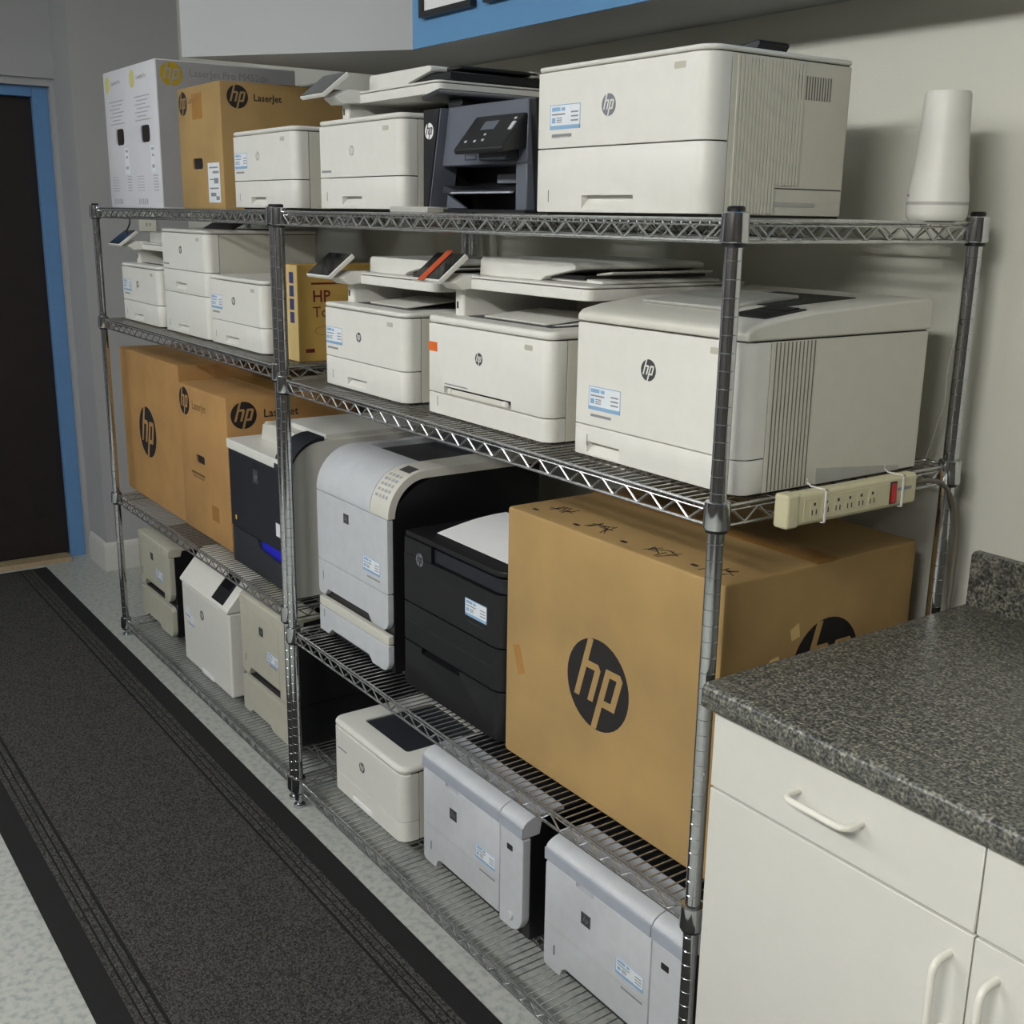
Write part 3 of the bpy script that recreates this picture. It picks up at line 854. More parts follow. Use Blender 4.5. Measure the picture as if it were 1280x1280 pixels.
    cp = obj('control_panel', G().prism([(0.06, 0.2636), (0.15, 0.2731), (0.15, 0.2751), (0.06, 0.2656)], 0.295, 0.37, 'x'), BLACK, t)
    obj('display', G().prism([(0.115, 0.2707), (0.145, 0.2738), (0.145, 0.2765), (0.115, 0.2727)], 0.305, 0.36, 'x'), GLASS, cp)
    for k in range(11):
        y = 0.06 + 0.0085 * k
        obj('vent_slot', G().box(0.3953, 0.3962, y, y + 0.0018, 0.006, 0.231), VENT, t)
    obj('side_grip', G().prism([(0.17, 0.004), (0.38, 0.004), (0.38, 0.012), (0.17, 0.030)], 0.392, 0.3965, 'x'), SHADEG, t)
    # printer on top shelf right
    t = laser('laser_printer', 'large white laser printer with slatted side on the top shelf beside the white router', (-0.558, 0.07, HR[0]), 0.42, 0.32, 0.246, [0.111], lid=0.009, fd=0.046, fr=0.03,
              logo_at=(0.194, 0.174), lr=0.0175, disc=LOGOS, stick=(0.038, 0.182), handles=[(0.13, 0.262, 0.01, 0.033)])
    text('model_name', 'LaserJet Pro M501', t, ('F', 0), 0.043, 0.128, 0.0075, INKG)
    for k in range(20):
        y = 0.058 + 0.0075 * k
        obj('vent_rib', G().box(0.4193, 0.4215, y, y + 0.0046, 0.05 if k > 12 else 0.006, 0.233), SIDEW, t)
    for z0, z1 in ((0.19, 0.215), (0.055, 0.11)):
        for k in range(7):
            y = 0.0714 + 0.0075 * k
            obj('vent_slot', G().box(0.419, 0.4201, y - 0.0034, y - 0.0008, z0, z1), VENT, t)
    for k in range(15):
        y = 0.18 + 0.0062 * k
        obj('vent_slot', G().box(0.4194, 0.4201, y, y + 0.002, 0.18, 0.215), VENT, t)
    g = G()
    for (y0, y1, z0, z1) in ((0.152, 0.1535, 0.045, 0.232), (0.152, 0.312, 0.0445, 0.046)):
        g.box(0.4194, 0.4201, y0, y1, z0, z1)
    obj('panel_seam', g, SEAM, t)
    obj('side_grip', G().prism([(0.09, 0.018), (0.25, 0.018), (0.25, 0.024), (0.09, 0.026)], 0.416, 0.4204, 'x'), SHADEG, t)
white_printers()

def black_copier():
    t = thing('multifunction_printer', 'black and grey printer with a tilted keypad on the top shelf', 'printer', (-0.925, 0.06, HL[0]), 'black printers on the shelves')
    w = 0.355
    obj('rear_housing', G().box(0.002, w, 0.095, 0.31, 0.0, 0.195), BLACK, t, 0.006, 2)
    obj('side_panel', G().prism([(0.03, 0.0), (0.12, 0.0), (0.12, 0.198), (0.015, 0.198)], w - 0.02, w, 'x'), BLACK, t, 0.003, 2)
    # leaning fin with emblem: outline in (x,z)
    obj('front_fin', G().prism([(0.0, 0.004), (0.018, 0.004), (0.062, 0.196), (0.002, 0.196)], -0.005, 0.10, 'y'), BLACK, t, 0.003, 2)
    logo(t, ('F', -0.005), 0.026, 0.155, 0.0155, PAPER, BLACK)
    obj('fin_edge', G().prism([(0.0195, 0.004), (0.0225, 0.004), (0.068, 0.196), (0.0645, 0.196)], -0.003, 0.05, 'y'), SLATE, t)
    # upper front panel
    obj('front_panel', G().prism([(0.046, 0.088), (w - 0.02, 0.088), (w - 0.02, 0.198), (0.07, 0.198)], 0.012, 0.10, 'y'), SLATE, t, 0.002, 1)
    decal('slot_outline', [rect(0.13, 0.17, 0.097, 0.099), rect(0.13, 0.17, 0.106, 0.108), rect(0.13, 0.132, 0.097, 0.108), rect(0.168, 0.17, 0.097, 0.108)], DARK, t, ('F', 0.012))
    obj('right_column', G().box(w - 0.055, w - 0.02, 0.012, 0.10, 0.004, 0.088), SLATE, t, 0.002, 1)
    obj('base', G().box(0.01, w - 0.01, 0.0, 0.12, 0.0, 0.006), BLACK, t)
    # open bay
    obj('output_shelf', G().prism([(0.05, 0.038), (0.075, 0.034), (0.30, 0.036), (0.30, 0.042), (0.10, 0.042), (0.055, 0.052)], 0.01, 0.095, 'y'), DARK, t, 0.001, 1)
    obj('shelf_rail', G().box(0.09, 0.295, 0.004, 0.010, 0.0355, 0.0385), SILVER2, t)
    obj('roller_cover', G().box(0.14, 0.30, 0.08, 0.10, 0.056, 0.074), SILVER2, t, 0.003, 2)
    obj('tray_side', G().prism([(0.05, 0.008), (0.12, 0.008), (0.055, 0.034)], 0.02, 0.026, 'y'), SLATE, t)
    # keypad
    P = [(-0.045, 0.112), (-0.04, 0.104), (0.01, 0.112), (0.015, 0.172), (0.008, 0.175)]
    k = obj('keypad', G().prism(P, 0.175, 0.335, 'x'), BLACK, t, 0.004, 2)
    def on(u, v, e):     # point on keypad face
        return (u, -0.045 + 0.053 * v - e * 0.76, 0.112 + 0.063 * v + e * 0.64)
    g = G()
    def plate(u0, u1, v0, v1, e0, e1):
        vs = [on(u, v, e) for e in (e0, e1) for u, v in ((u0, v0), (u1, v0), (u1, v1), (u0, v1))]
        return vs, [(3, 2, 1, 0), (4, 5, 6, 7), (0, 1, 5, 4), (1, 2, 6, 5), (2, 3, 7, 6), (3, 0, 4, 7)]
    obj('display', G().add(*plate(0.225, 0.27, 0.55, 0.8, 0.0, 0.001)), SLATE, k)
    for (u, v) in ((0.20, 0.2), (0.23, 0.2), (0.255, 0.22), (0.25, 0.38), (0.315, 0.8)):
        obj('button', G().add(*plate(u, u + 0.006, v, v + 0.05, 0.0, 0.0015)), SILVER, k)
    obj('button', G().add(*plate(0.318, 0.328, 0.5, 0.72, 0.0, 0.002)), SILVER, k)
    obj('keypad_bracket', G().box(0.225, 0.31, -0.02, 0.02, 0.093, 0.112), DARK, t, 0.002, 1)
    # tilted plate standing above
    obj('tilted_plate', G().add([(-0.045, 0.02, 0.218), (0.07, -0.01, 0.222), (0.30, 0.16, 0.197), (0.13, 0.16, 0.197), (-0.045, 0.02, 0.228), (0.07, -0.01, 0.2325), (0.30, 0.16, 0.205), (0.13, 0.16, 0.205)],
        [(0, 3, 2, 1), (4, 5, 6, 7), (0, 1, 5, 4), (1, 2, 6, 5), (2, 3, 7, 6), (3, 0, 4, 7)]), DARK, t, 0.002, 1)
    obj('plate_arm', G().box(0.04, 0.09, 0.03, 0.10, 0.196, 0.216), BLACK, t, 0.002, 1)
    # loose grey tray in front
    o = obj('printer_tray', G().box(0, 0.15, 0, 0.05, 0, 0.012), SHADEG, None, 0.002, 1)
    o.location = (-1.005, 0.022, HR[0])
    cut(o, G().box(0.065, 0.095, -0.01, 0.03, 0.005, 0.02))
    tag(o, 'flat grey plastic tray lying on the top shelf before the black printer', 'tray')
black_copier()

def enterprise_colour():
    t = thing('laser_printer', 'white laser printer with a black front and curved black control panel behind the posts', 'printer', (-2.052, 0.05, HL[2]), 'large floor-class printers')
    w, d = 0.445, 0.44
    obj('housing', G().prism([(0.025, 0.0), (d, 0.0), (d, 0.42), (0.12, 0.42), (0.10, 0.352), (0.025, 0.352)], 0.0, w - 0.03, 'x'), WHITE2, t, 0.004, 2)
    fc = obj('front_door', G().box(0.004, 0.385, 0.0, 0.025, 0.118, 0.351), NAVY, t, 0.004, 2)
    tr = obj('paper_tray', G().box(0.004, 0.385, 0.002, 0.025, 0.006, 0.115), DARK, t, 0.004, 2)
    cut(tr, G().prism([(0.19, 0.125), (0.21, 0.09), (0.36, 0.078), (0.38, 0.125)], -0.01, 0.018, 'y'))
    obj('blue_latch', G().prism([(0.192, 0.114), (0.212, 0.088), (0.36, 0.08), (0.379, 0.114)], 0.012, 0.0245, 'y'), BLUEL, t)
    badge(t, ('F', 0), 0.205, 0.303, 0.017, 0.019)
    decal('yellow_dot', [rr(0.04, 0.05, 0.142, 0.156, 0.004, 3)], YELL, t, ('F', 0), 0, 0.001)
    decal('white_sticker', [rect(0.335, 0.362, 0.16, 0.198)], LABEL, t, ('F', 0))
    decal('sensor_window', [rr(0.185, 0.225, 0.325, 0.343, 0.006, 3)], BLACK, t, ('F', 0), 0, 0.0006)
    obj('top_ledge', G().box(0.0, 0.375, -0.004, 0.13, 0.353, 0.382), WHITE, t, 0.004, 2)
    obj('upper_cover', G().prism([(0.075, 0.382), (0.09, 0.43), (0.16, 0.4385), (w - 0.003, 0.4385), (w - 0.003, 0.382)], 0.075, d - 0.001, 'y'), WHITE2, t, 0.003, 2)
    obj('upper_rib', G().prism([(0.16, 0.436), (0.175, 0.452), (w - 0.01, 0.452), (w - 0.01, 0.436)], 0.11, d - 0.01, 'y'), WHITE, t, 0.003, 2)
    # right column with curved top
    arc = [(0.0 + 0.10 * (1 - math.cos(a)), 0.352 + 0.085 * math.sin(a)) for a in [0.5 * PI * k / 8 for k in range(9)]]
    obj('side_column', G().prism([(0.0, 0.006), (d, 0.006), (d, 0.436)] + list(reversed(arc)), w - 0.055, w, 'x'), WHITE, t)
    oarc = [(-0.006 + 0.106 * (1 - math.cos(a)), 0.352 + 0.097 * math.sin(a)) for a in [0.5 * PI * k / 8 for k in range(9)]]
    obj('control_panel', G().prism(oarc + list(reversed([(a, b + 0.0005) for a, b in arc])), w - 0.10, w + 0.002, 'x'), DARK, t, 0.0015, 1)
    obj('side_door', G().prism(rr(0.075, 0.40, 0.03, 0.34, 0.025, 5), w, w + 0.004, 'x'), SIDEW, t, 0.0015, 1)
    obj('side_grip', G().prism(rr(0.10, 0.14, 0.05, 0.24, 0.012, 4), w + 0.004, w + 0.012, 'x'), SIDEW, t, 0.002, 1)
enterprise_colour()

def tall_silver():
    t = thing('laser_printer', 'tall silver and black laser printer with a curved top and two paper trays', 'printer', (-1.475, 0.06, HR[2]), 'large floor-class printers')
    w, d = 0.372, 0.44
    side = [(0.017, 0.0), (d, 0.0), (d, 0.475), (0.13, 0.478), (0.075, 0.455), (0.03, 0.42), (0.017, 0.384)]
    obj('black_housing', G().prism(side, 0.0, w, 'x'), BLACK, t, 0.003, 2)
    obj('feeder_front', G().prism(notched(0.0, w, 0.004, 0.072, (0.004, 0.03, 0.002, 0.002), 0.05, 0.29, 0.016), 0.0, 0.016, 'y'), SILVER, t, 0.002, 2)
    obj('feeder_lip', G().prism(rr(0.0, w, 0.074, 0.098, 0.004), 0.0, 0.016, 'y'), WHITE2, t, 0.003, 2)
    obj('paper_tray', G().prism(notched(0.0, w, 0.108, 0.200, (0.012, 0.03, 0.002, 0.002), 0.035, 0.29, 0.019), 0.0, 0.016, 'y'), SILVER, t, 0.002, 2)
    obj('front_door', G().prism(rr(0.0, w, 0.202, 0.384, 0.003), 0.0, 0.016, 'y'), SILVER, t, 0.002, 2)
    # curved top cover
    def arc(o, x0=0.0):
        return [(0.0 - o + (0.105 + o) * (1 - math.cos(a)), 0.386 + (0.108 + o) * math.sin(a)) for a in [0.5 * PI * k / 10 for k in range(11)]]
    A = arc(0.0)
    inner = [(0.02 + 0.085 * (1 - math.cos(a)), 0.386 + 0.088 * math.sin(a)) for a in [0.5 * PI * k / 10 for k in range(11)]]
    obj('curved_cover', G().prism(A + [(0.14, 0.494), (0.14, 0.474)] + list(reversed(inner)), 0.0, 0.285, 'x'), SILVER, t, 0.002, 2)
    cpn = obj('control_panel', G().prism(A + [(0.30, 0.497), (d, 0.497), (d, 0.474)] + list(reversed(inner)), 0.287, w + 0.004, 'x'), WHITE2, t, 0.002, 2)
    def onarc(a, e):
        r1, r2 = 0.105 + e, 0.108 + e
        return (0.105 - r1 * math.cos(a), 0.386 + r2 * math.sin(a))
    for i in range(4):
        for j in range(5):
            a = 0.42 + 0.14 * j
            p0, p1, p2, p3 = onarc(a, 0.0), onarc(a + 0.07, 0.0), onarc(a + 0.07, 0.0015), onarc(a, 0.0015)
            obj('key', G().prism([p0, p1, p2, p3], 0.300 + 0.016 * i, 0.309 + 0.016 * i, 'x'), SHADEG if (i + j) % 3 else SILVER2, cpn)
    p0, p1, p2, p3 = onarc(1.2, 0), onarc(1.45, 0), onarc(1.45, 0.0015), onarc(1.2, 0.0015)
    obj('display', G().prism([p0, p1, p2, p3], 0.315, 0.362, 'x'), LOGOG, cpn)
    obj('output_bin', G().box(0.03, 0.27, 0.16, 0.36, 0.474, 0.4785), DARK, t)
    obj('rear_cover', G().box(0.0, 0.285, 0.34, d, 0.474, 0.494), SLATE, t, 0.004, 2)
    obj('left_rail', G().box(0.0, 0.03, 0.14, 0.34, 0.474, 0.494), SILVER, t, 0.003, 2)
    badge(t, ('F', 0), 0.165, 0.342, 0.013, 0.012)
    sticker(t, ('F', 0), 0.25, 0.272, 0.085, 0.036)
    decal('model_name', [rect(0.27, 0.335, 0.222, 0.226)], INKG, t, ('F', 0), 0, 0.0003)
    for z in (0.045, 0.15):
        decal('level_gauge', [rect(0.028, 0.030, z, z + 0.022)], SEAM, t, ('F', 0), 0, 0.0003)
tall_silver()

def black_printer():
    t = thing('laser_printer', 'all-black laser printer with extra tray standing beside the biggest carton', 'printer', (-1.045, 0.07, HR[2]), 'black printers on the shelves')
    w, d = 0.398, 0.39
    rfr = (0.006, 0.03, 0, 0)
    obj('seam_filler', G().box(0.003, w - 0.003, 0.02, d - 0.003, 0.0, 0.35), SEAM, t)  # near-black filler, painted shade for the gaps between panels
    ft = obj('extra_tray', G().prism(rr(0, w, 0, 0.05, rfr), 0.004, 0.112), BLACK, t, 0.0015, 2)
    cut(ft, G().prism([(-0.01, 0.112), (0.02, 0.13), (0.02, 0.104), (-0.01, 0.096)], 0.08, 0.24, 'x'))
    obj('paper_tray', G().prism(rr(0, w, 0, 0.05, rfr), 0.115, 0.208), BLACK, t, 0.0015, 2)
    obj('front_door', G().prism(rr(0, w, 0, 0.05, rfr), 0.211, 0.325), BLACK, t, 0.0015, 2)
    obj('door_upper', G().prism(rr(0, 0.12, 0.001, 0.05, (0.006, 0.002, 0, 0)), 0.325, 0.362), BLACK, t, 0.0015, 2)
    obj('step_panel', G().prism(rr(0.122, w, 0.008, 0.05, (0.002, 0.03, 0, 0)), 0.327, 0.358), NAVY, t, 0.002, 2)
    obj('side_housing', G().box(0.0005, w - 0.0005, 0.052, d, 0.004, 0.352), BLACK, t, 0.003, 2)
    obj('top_cover', G().prism(rr(0.0, w, 0.004, d, (0.006, 0.03, 0.01, 0.01)), 0.3625, 0.376), BLACK, t, 0.004, 2)
    obj('output_bin', G().box(0.06, 0.34, 0.10, 0.32, 0.3762, 0.3775), DARK, t)
    logo(t, ('F', 0.0), 0.073, 0.327 - 0.005, 0.0155, LOGOS, BLACK)
    sticker(t, ('F', 0), 0.262, 0.289, 0.082, 0.038)
    decal('model_name', [rect(0.27, 0.335, 0.236, 0.241)], DARK, t, ('F', 0), 0, 0.0003)
    decal('tray_line', [rect(0.02, 0.37, 0.163, 0.1645)], DARK, t, ('F', 0), 0, 0.0003)
    # loose sheet
    g = G()
    n = 10
    vs = []
    for i in range(n + 1):
        s = i / n
        y = 0.045 + 0.19 * s
        z = 0.3785 + 0.022 * math.sin(PI * 0.55 * s)
        vs += [(0.075, y, z), (0.355, y, z)]
    vs2 = [(x, y, z + 0.0008) for x, y, z in vs]
    fs = [(2 * i, 2 * i + 1, 2 * i + 3, 2 * i + 2) for i in range(n)]
    g.add(vs + vs2, [tuple(reversed(f)) for f in fs] + [tuple(q + len(vs) for q in f) for f in fs] +
          [(2 * i, 2 * i + 2, 2 * i + 2 + len(vs), 2 * i + len(vs)) for i in range(n)] + [(2 * i + 1, 2 * i + 1 + len(vs), 2 * i + 3 + len(vs), 2 * i + 3) for i in range(n)] + [(0, len(vs), len(vs) + 1, 1), (2 * n, 2 * n + 1, 2 * n + 1 + len(vs), 2 * n + len(vs))])
    o = obj('paper_sheet', g, PAPER)
    o.location = (-1.045, 0.07, HR[2])
    tag(o, 'blank white paper sheet lying curled on top of the black printer', 'paper')
black_printer()

def chamfer_printer():
    t = thing('laser_printer', 'white laser printer with a sloping top and black keypad on the bottom shelf', 'printer', (-2.572, 0.06, HL[3]), GP)
    w, d = 0.43, 0.42
    prof = [(0.0, 0.006), (0.0, 0.295), (0.012, 0.305), (0.085, 0.395), (0.10, 0.402), (0.13, 0.402), (0.13, 0.006)]
    obj('front_door', G().prism([(0.0, 0.006), (0.05, 0.006), (0.05, 0.292), (0.0, 0.292)], 0.0, w, 'x'), WHITE, t, 0.008, 3)
    obj('sloping_cover', G().prism([(-0.006, 0.293), (-0.006, 0.303), (0.072, 0.394), (0.085, 0.40), (0.14, 0.40), (0.14, 0.293)], 0.0, w, 'x'), WHITE, t, 0.006, 3)
    obj('side_housing', G().box(0.002, w - 0.002, 0.052, d, 0.006, 0.2925), SIDEW, t, 0.003, 2)
    obj('top_housing', G().box(0.002, w - 0.002, 0.14, d, 0.2935, 0.40), SIDEW, t, 0.006, 2)
    obj('feet', G().box(0.02, w - 0.02, 0.03, d - 0.03, 0.0, 0.006), SEAM, t)
    def on(v, e):
        y0, z0, y1, z1 = -0.006, 0.303, 0.072, 0.394
        ln = math.hypot(y1 - y0, z1 - z0)
        return (y0 + (y1 - y0) * v - e * (z1 - z0) / ln, z0 + (z1 - z0) * v + e * (y1 - y0) / ln)
    k = obj('keypad', G().prism([on(0.08, -0.001), on(0.95, -0.001), on(0.95, 0.004), on(0.08, 0.004)], 0.29, 0.385, 'x'), BLACK, t, 0.003, 2)
    obj('display', G().prism([on(0.5, 0.004), on(0.88, 0.004), on(0.88, 0.005), on(0.5, 0.005)], 0.302, 0.373, 'x'), GLASS, k)
    obj('grip', G().box(0.165, 0.27, -0.002, 0.01, 0.007, 0.026), PAPER, t, 0.003, 2)
    logo(t, ('F', 0), 0.188, 0.218, 0.017, LOGOG, WHITE)
    decal('price_sticker', [rect(0.03, 0.07, 0.165, 0.21), rect(0.075, 0.11, 0.16, 0.185)], LABEL, t, ('F', 0))
    decal('model_name', [rect(0.03, 0.07, 0.175, 0.18), rect(0.045, 0.11, 0.15, 0.155)], LBLUE, t, ('F', 0), 0.0006)
chamfer_printer()

def old_laser(label, loc, w, h, feeder, m, band=False, sh=0.0):
    """older office laser: shield shaped front plate on a black body, optional extra tray"""
    t = thing('laser_printer', label, 'printer', loc, 'grey office laser printers on the bottom shelves')
    d = 0.40
    z0 = 0.132 if feeder else 0.0
    H = h - z0
    if feeder:
        obj('feeder_housing', G().box(0.006, w - 0.006, 0.021, d, 0.0, z0 - 0.002), BLACK, t, 0.003, 1)
        obj('feeder_front', G().prism(notched(0.0, w, 0.006, z0 - 0.012, (0.004, 0.03, 0.02, 0.006), 0.05, 0.22, 0.014), 0.0, 0.02, 'y'), m, t, 0.003, 2)
    # body, black, rounded upper front
    n = 8
    R = 0.06
    prof = [(0.023, z0), (d, z0), (d, h - 0.03), (d - 0.05, h - 0.008)] + [(0.023 + R - R * math.sin(a), h - 0.006 - R + R * math.cos(a)) for a in [0.5 * PI * k / n for k in range(n + 1)]]
    obj('black_housing', G().prism(prof, 0.004, w - 0.002, 'x'), BLACK, t, 0.003, 2)
    # front plate
    top = H * 0.84
    x_s = w * 0.79
    lo = z0 + (0.006 if not feeder else 0.004)
    g1 = obj('front_door', G().prism(notched(0.0, x_s - 0.001, lo, z0 + top, (0.012, 0.0, 0.0, 0.012), 0.055, None, 0.026), 0.0, 0.022, 'y'), m, t, 0.003, 2)
    if band:
        cut(g1, G().prism(rr(0.10, 0.155, z0 + top - 0.012, z0 + top + 0.02, 0.005), -0.01, 0.012, 'y'))
        obj('latch_recess', G().box(0.10, 0.155, 0.011, 0.013, z0 + top - 0.013, z0 + top), SHADEG, t)
    g2 = obj('side_front', G().prism(rr(x_s + 0.001, w, lo + (0.0 if feeder else 0.012), z0 + top, (0.0, 0.045, 0.008, 0.0)), 0.0, 0.022, 'y'), m, t, 0.004, 2)
    obj('recess_back', G().box(0.02, w - 0.03, 0.0225, 0.0235, z0 + 0.002, z0 + 0.032), SEAM, t)
    # top band
    zb = z0 + top + 0.0015
    mb = SILVER2 if band else m
    def cover(x0, x1, nm):
        pr = [(-0.002, zb), (0.0, zb + 0.024)] + [(0.05 - 0.05 * math.cos(a), zb + 0.024 + (h - zb - 0.024) * math.sin(a)) for a in [0.5 * PI * k / 6 for k in range(1, 7)]] + [(d * 0.27, h), (d * 0.27, h - 0.008), (0.05, h - 0.012), (0.044, zb)]
        obj(nm, G().prism(pr, x0, x1, 'x'), m, t, 0.0015, 2)
        if band:
            obj(nm + '_band', G().box(x0, x1, -0.0035, 0.0, zb, zb + 0.026), mb, t, 0.001, 1)
    cover(0.0, x_s - 0.001, 'top_cover')
    cover(x_s + 0.001, w, 'top_corner')
    badge(t, ('F', 0), w * (0.45 if feeder else 0.33), z0 + H * (0.66 if feeder else 0.61), 0.014, 0.013)
    sticker(t, ('F', 0), w * 0.56, z0 + H * (0.48 if feeder else 0.53), 0.078, 0.034)
    decal('model_name', [rect(w * 0.6, w * 0.75, z0 + H * 0.33, z0 + H * 0.345)], INKG, t, ('F', 0), 0, 0.0003)
    decal('tray_seam', [rect(0.003, x_s - 0.003, z0 + H * 0.36, z0 + H * 0.365)], SHADEG, t, ('F', 0), 0, 0.0002)
    decal('level_gauge', [rect(0.034, 0.037, z0 + 0.045, z0 + 0.068)], SEAM, t, ('F', 0), 0, 0.0003)
    if band:
        decal('lock_window', [rr(w * 0.86, w * 0.91, z0 + H * 0.69, z0 + H * 0.735, 0.002, 2)], SEAM, t, ('F', 0), 0, 0.0006)
        obj('power_button', G().prism([(w * 0.895 + 0.0105 * math.cos(2 * PI * k / 20), z0 + H * 0.17 + 0.0105 * math.sin(2 * PI * k / 20)) for k in range(20)], -0.003, 0.001, 'y'), m, t, 0.001, 1)
        decal('button_ring', [[(w * 0.895 + 0.013 * math.cos(2 * PI * k / 20), z0 + H * 0.17 + 0.013 * math.sin(2 * PI * k / 20)) for k in range(20)]], SHADEG, t, ('F', 0), 0, 0.0005)
    return t
old_laser('beige laser printer with extra tray, far left end of the bottom shelf', (-3.12, 0.085, HL[3]), 0.35, 0.345, True, BEIGE)
old_laser('beige laser printer with extra tray on the bottom shelf, just left of the posts', (-2.068, 0.07, HL[3]), 0.36, 0.40, True, BEIGE)
old_laser('silver office laser printer in the middle of the right unit bottom shelf', (-0.978, 0.08, HR[3]), 0.405, 0.298, False, SILVER, band=True)
old_laser('silver office laser printer next to the white cabinet on the bottom shelf', (-0.494, 0.08, HR[3]), 0.405, 0.298, False, SILVER, band=True)

def small_bottom():
    t = thing('laser_printer', 'small white laser printer with a dark grey output bin on the bottom shelf', 'printer', (-1.432, 0.065, HR[3]), GP)
    w, d, h = 0.375, 0.36, 0.206
    obj('seam_filler', G().box(0.004, w - 0.004, 0.03, d - 0.004, 0.0, h - 0.02), SEAM, t)  # seam filler, dark so the panel gaps look shaded
    fr = (0.03, 0.03, 0, 0)
    tr = obj('paper_tray', G().prism(rr(0, w, 0, 0.05, fr, 8), 0.004, 0.056), WHITE, t, 0.0015, 2)
    obj('front_door', G().prism(rr(0, w, 0, 0.05, fr, 8), 0.0575, h - 0.022), WHITE, t, 0.0015, 2)
    obj('side_housing', G().box(0.0005, w - 0.0005, 0.052, d, 0.004, h - 0.022), SIDEW, t, 0.002, 2)
    tc = obj('top_cover', G().prism(rr(0.0, w, 0.0, d, (0.03, 0.03, 0.015, 0.015), 8), h - 0.0215, h), WHITE, t, 0.012, 4)
    cut(tc, G().prism(rr(0.075, 0.30, 0.06, 0.27, 0.01, 4), h - 0.006, h + 0.02))
    obj('output_bin', G().prism(rr(0.074, 0.301, 0.059, 0.271, 0.01, 4), h - 0.0065, h - 0.004), DARK, t)
    logo(t, ('F', 0), 0.17, 0.125, 0.014, LOGOG, WHITE)
    decal('model_name', [rect(0.035, 0.085, 0.128, 0.132)], INKG, t, ('F', 0), 0, 0.0003)
    obj('grip', G().box(0.118, 0.218, -0.003, 0.01, 0.006, 0.022), PAPER, t, 0.003, 2)
small_bottom()

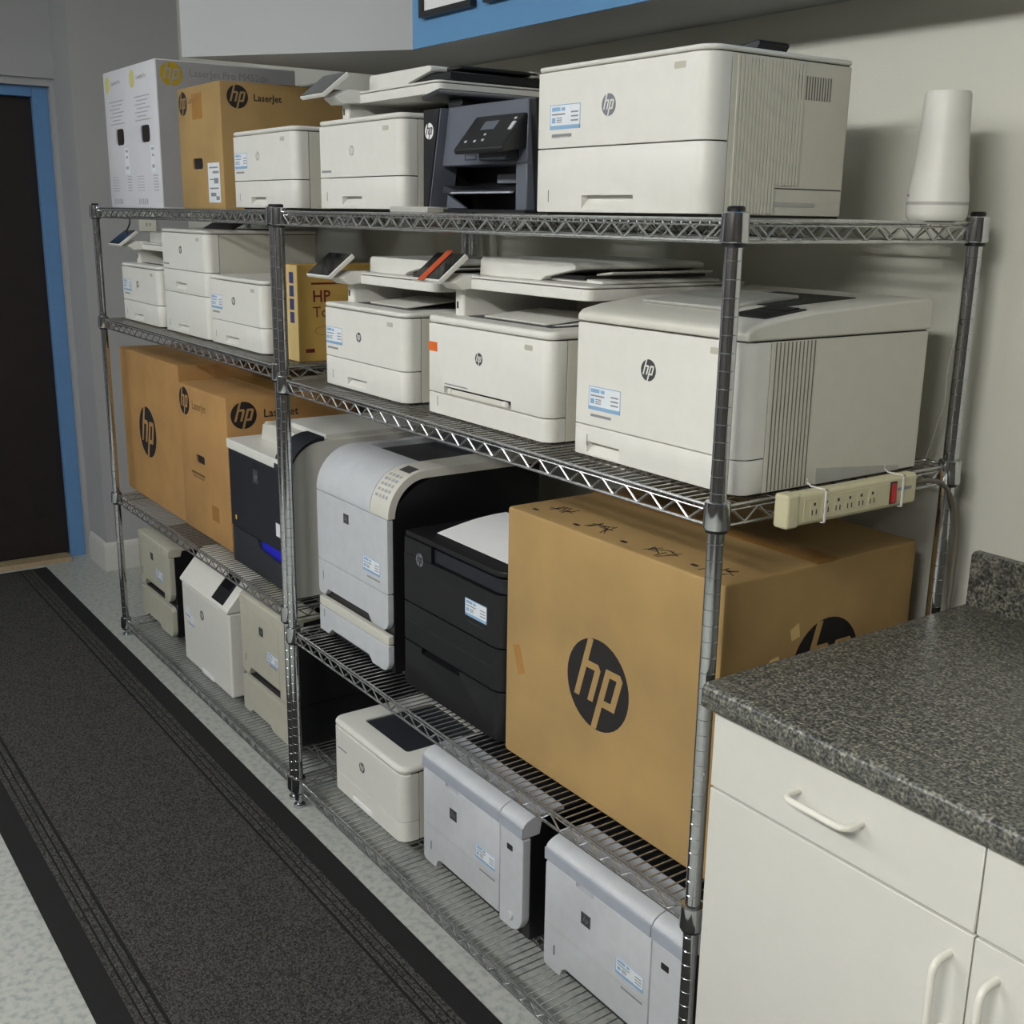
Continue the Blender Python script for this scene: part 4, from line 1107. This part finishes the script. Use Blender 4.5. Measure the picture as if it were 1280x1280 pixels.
# ------------------------------------------------------------------ small things
def small_things():
    # white router tower
    t = thing('wifi_router', 'white tapered wifi router tower at the right end of the top shelf', 'router', (-0.009, 0.462, HR[0]))
    obj('base', G().lathe([(0.041, 0.0), (0.0455, 0.004), (0.0475, 0.012), (0.0475, 0.024)], 40), WHITE, t)
    obj('light_band', G().lathe([(0.0467, 0.024), (0.0467, 0.029)], 40), SHADEG, t)
    obj('tower', G().lathe([(0.0475, 0.029), (0.0462, 0.045), (0.0422, 0.075), (0.0392, 0.11), (0.0368, 0.15), (0.035, 0.191), (0.033, 0.195)], 40), WHITE, t)
    g = G()
    for k in range(5):
        a0, a1 = math.radians(-150 + 6 * k), math.radians(-146 + 6 * k)
        R0, R1 = 0.0462, 0.0468
        g.add([(r_ * math.cos(a), r_ * math.sin(a), z) for r_ in (R0, R1) for a, z in ((a0, 0.036), (a1, 0.036), (a1, 0.040), (a0, 0.040))],
              [(3, 2, 1, 0), (4, 5, 6, 7), (0, 1, 5, 4), (1, 2, 6, 5), (2, 3, 7, 6), (3, 0, 4, 7)])
    obj('maker_mark', g, INKG, t)
    # black device on top of the big printer
    o = obj('black_device', G().prism([(0.0, 0.0), (0.085, 0.0), (0.105, 0.026), (0.10, 0.032), (0.05, 0.026), (0.0, 0.014)], 0, 0.07, 'y'), BLACK, None, 0.002, 1)
    o.location = (-0.335, 0.27, HR[0] + 0.246)
    tag(o, 'small black plastic device lying on the large white top shelf printer', 'device')
    # wall plate
    t = thing('wall_plate', 'white wall plate on the grey end wall below the top shelf', 'wall plate', (XL, 0.43, 1.5))
    obj('plate', G().box(0.0, 0.008, 0, 0.075, 0, 0.115), CABH, t, 0.003, 2)
    for z in (0.03, 0.085):
        for y in (0.03, 0.045):
            obj('socket_slot', G().box(0.008, 0.0085, y, y + 0.003, z - 0.006, z + 0.006), SEAM, t)
    # dangling black cable
    pts = [(-2.855, 0.055, 1.566), (-2.845, 0.052, 1.556), (-2.845, 0.05, 1.545), (-2.858, 0.048, 1.532), (-2.868, 0.045, 1.522), (-2.875, 0.05, 1.512)]
    tag(obj('cable', G().tube(pts, 0.0028, 8), BLACK), 'short black cable hanging from the top shelf over the copier screen', 'cable')
    # power strip
    t = thing('power_strip', 'cream six-socket power strip tied to the side of the right shelving unit', 'power strip', (0.0235, 0.10, 1.150))
    L, Hh, Th = 0.305, 0.05, 0.026
    obj('case', G().box(0, Th, 0, L, 0, Hh), STRIP, t, 0.006, 3)
    obj('end_cap', G().box(-0.001, Th + 0.001, -0.006, 0.022, -0.0015, Hh + 0.0015), STRIP, t, 0.005, 3)
    obj('face_plate', G().box(Th, Th + 0.0012, 0.03, L - 0.065, 0.006, Hh - 0.008), STRIP, t, 0.0005, 1)
    for k in range(6):
        y = 0.053 + 0.0272 * k
        f = ('S', Th + 0.0012)
        s = decal('socket', [rr(y - 0.009, y + 0.009, 0.011, 0.037, 0.003, 3)], STRIP, t, f, 0, 0.0006)
        decal('socket_slots', [rect(y - 0.0055, y - 0.0035, 0.015, 0.023), rect(y + 0.0035, y + 0.0055, 0.015, 0.023), rr(y - 0.0022, y + 0.0022, 0.029, 0.034, 0.0015, 3)], BLACK, s, f, 0.0006, 0.0003)
    sw = obj('switch_frame', G().box(Th, Th + 0.002, L - 0.072, L - 0.056, 0.007, 0.043), BLACK, t)
    obj('switch', G().prism([(Th + 0.002, 0.010), (Th + 0.005, 0.010), (Th + 0.0025, 0.040), (Th + 0.002, 0.040)], L - 0.070, L - 0.058, 'y'), RED, sw)
    decal('maker_mark', [rect(L - 0.05 + 0.006 * k, L - 0.0455 + 0.006 * k, 0.026, 0.0315) for k in range(6)], INKG, t, ('S', Th), 0, 0.0004)
    for y in (0.075, 0.262):
        g = G()
        for a in ((-0.002, Th + 0.003, y, y + 0.004, Hh, Hh + 0.0015), (-0.002, Th + 0.003, y, y + 0.004, -0.0015, 0.0), (Th + 0.0015, Th + 0.003, y, y + 0.004, -0.0015, Hh + 0.0015)):
            g.box(*a)
        g.tube([(-0.002, y + 0.002, Hh), (-0.010, y + 0.002, Hh + 0.005), (-0.006, y - 0.004, Hh + 0.012)], 0.001, 5)
        obj('cable_tie', g, PAPER, t)
    P = [(0.012, L - 0.002, 0.03), (0.012, L + 0.04, 0.03), (0.008, L + 0.085, 0.022), (0.0, L + 0.125, 0.002), (-0.006, L + 0.155, -0.03), (-0.008, L + 0.175, -0.065), (-0.01, L + 0.185, -0.10), (-0.012, L + 0.187, -0.20), (-0.016, L + 0.187, -0.5)]
    Q = []
    for i in range(len(P) - 1):
        for k in range(4):
            Q.append(Vector(P[i]).lerp(Vector(P[i + 1]), k / 4))
    for _ in range(3):
        Q = [Q[0]] + [(Q[i - 1] + Q[i] * 2 + Q[i + 1]) / 4 for i in range(1, len(Q) - 1)] + [Q[-1]]
    obj('power_cord', G().tube(Q, 0.0042, 10), CORD, t)
    # thin white cable on the wall by the rear post
    pts = [(-0.036, 0.597, 1.555), (-0.040, 0.6, 1.45), (-0.042, 0.6, 1.40), (-0.052, 0.6, 1.34), (-0.046, 0.6, 1.29), (-0.06, 0.6, 1.24), (-0.068, 0.595, 1.19), (-0.07, 0.59, 1.165)]
    Q = [Vector(p) for p in pts]
    for _ in range(2):
        R_ = []
        for i in range(len(Q) - 1):
            R_ += [Q[i] * 0.75 + Q[i + 1] * 0.25, Q[i] * 0.25 + Q[i + 1] * 0.75]
        Q = [Q[0]] + R_ + [Q[-1]]
    tag(obj('cable', G().tube(Q, 0.0013, 6), WIREW), 'thin white cable running down the wall beside the rear post', 'cable')
    # framed papers on the blue soffit
    for i, (x0, x1) in enumerate(((-1.43, -1.20), (-1.15, -0.92))):
        t = thing('picture_frame', ['black framed certificate on the blue soffit at its left corner', 'black framed certificate on the blue soffit, second from the corner'][i], 'picture frame', (x0, 0.364, 2.053), 'certificates on the soffit')
        W, H, b = x1 - x0, 0.30, 0.014
        g = G()
        for a in ((0, W, 0, b), (0, W, H - b, H), (0, b, b, H - b), (W - b, W, b, H - b)):
            g.box(a[0], a[1], -0.018, -0.001, a[2], a[3])
        obj('frame', g, FRAMEB, t)
        obj('certificate', G().box(b, W - b, -0.010, -0.004, b, H - b), PAPER, t)
small_things()
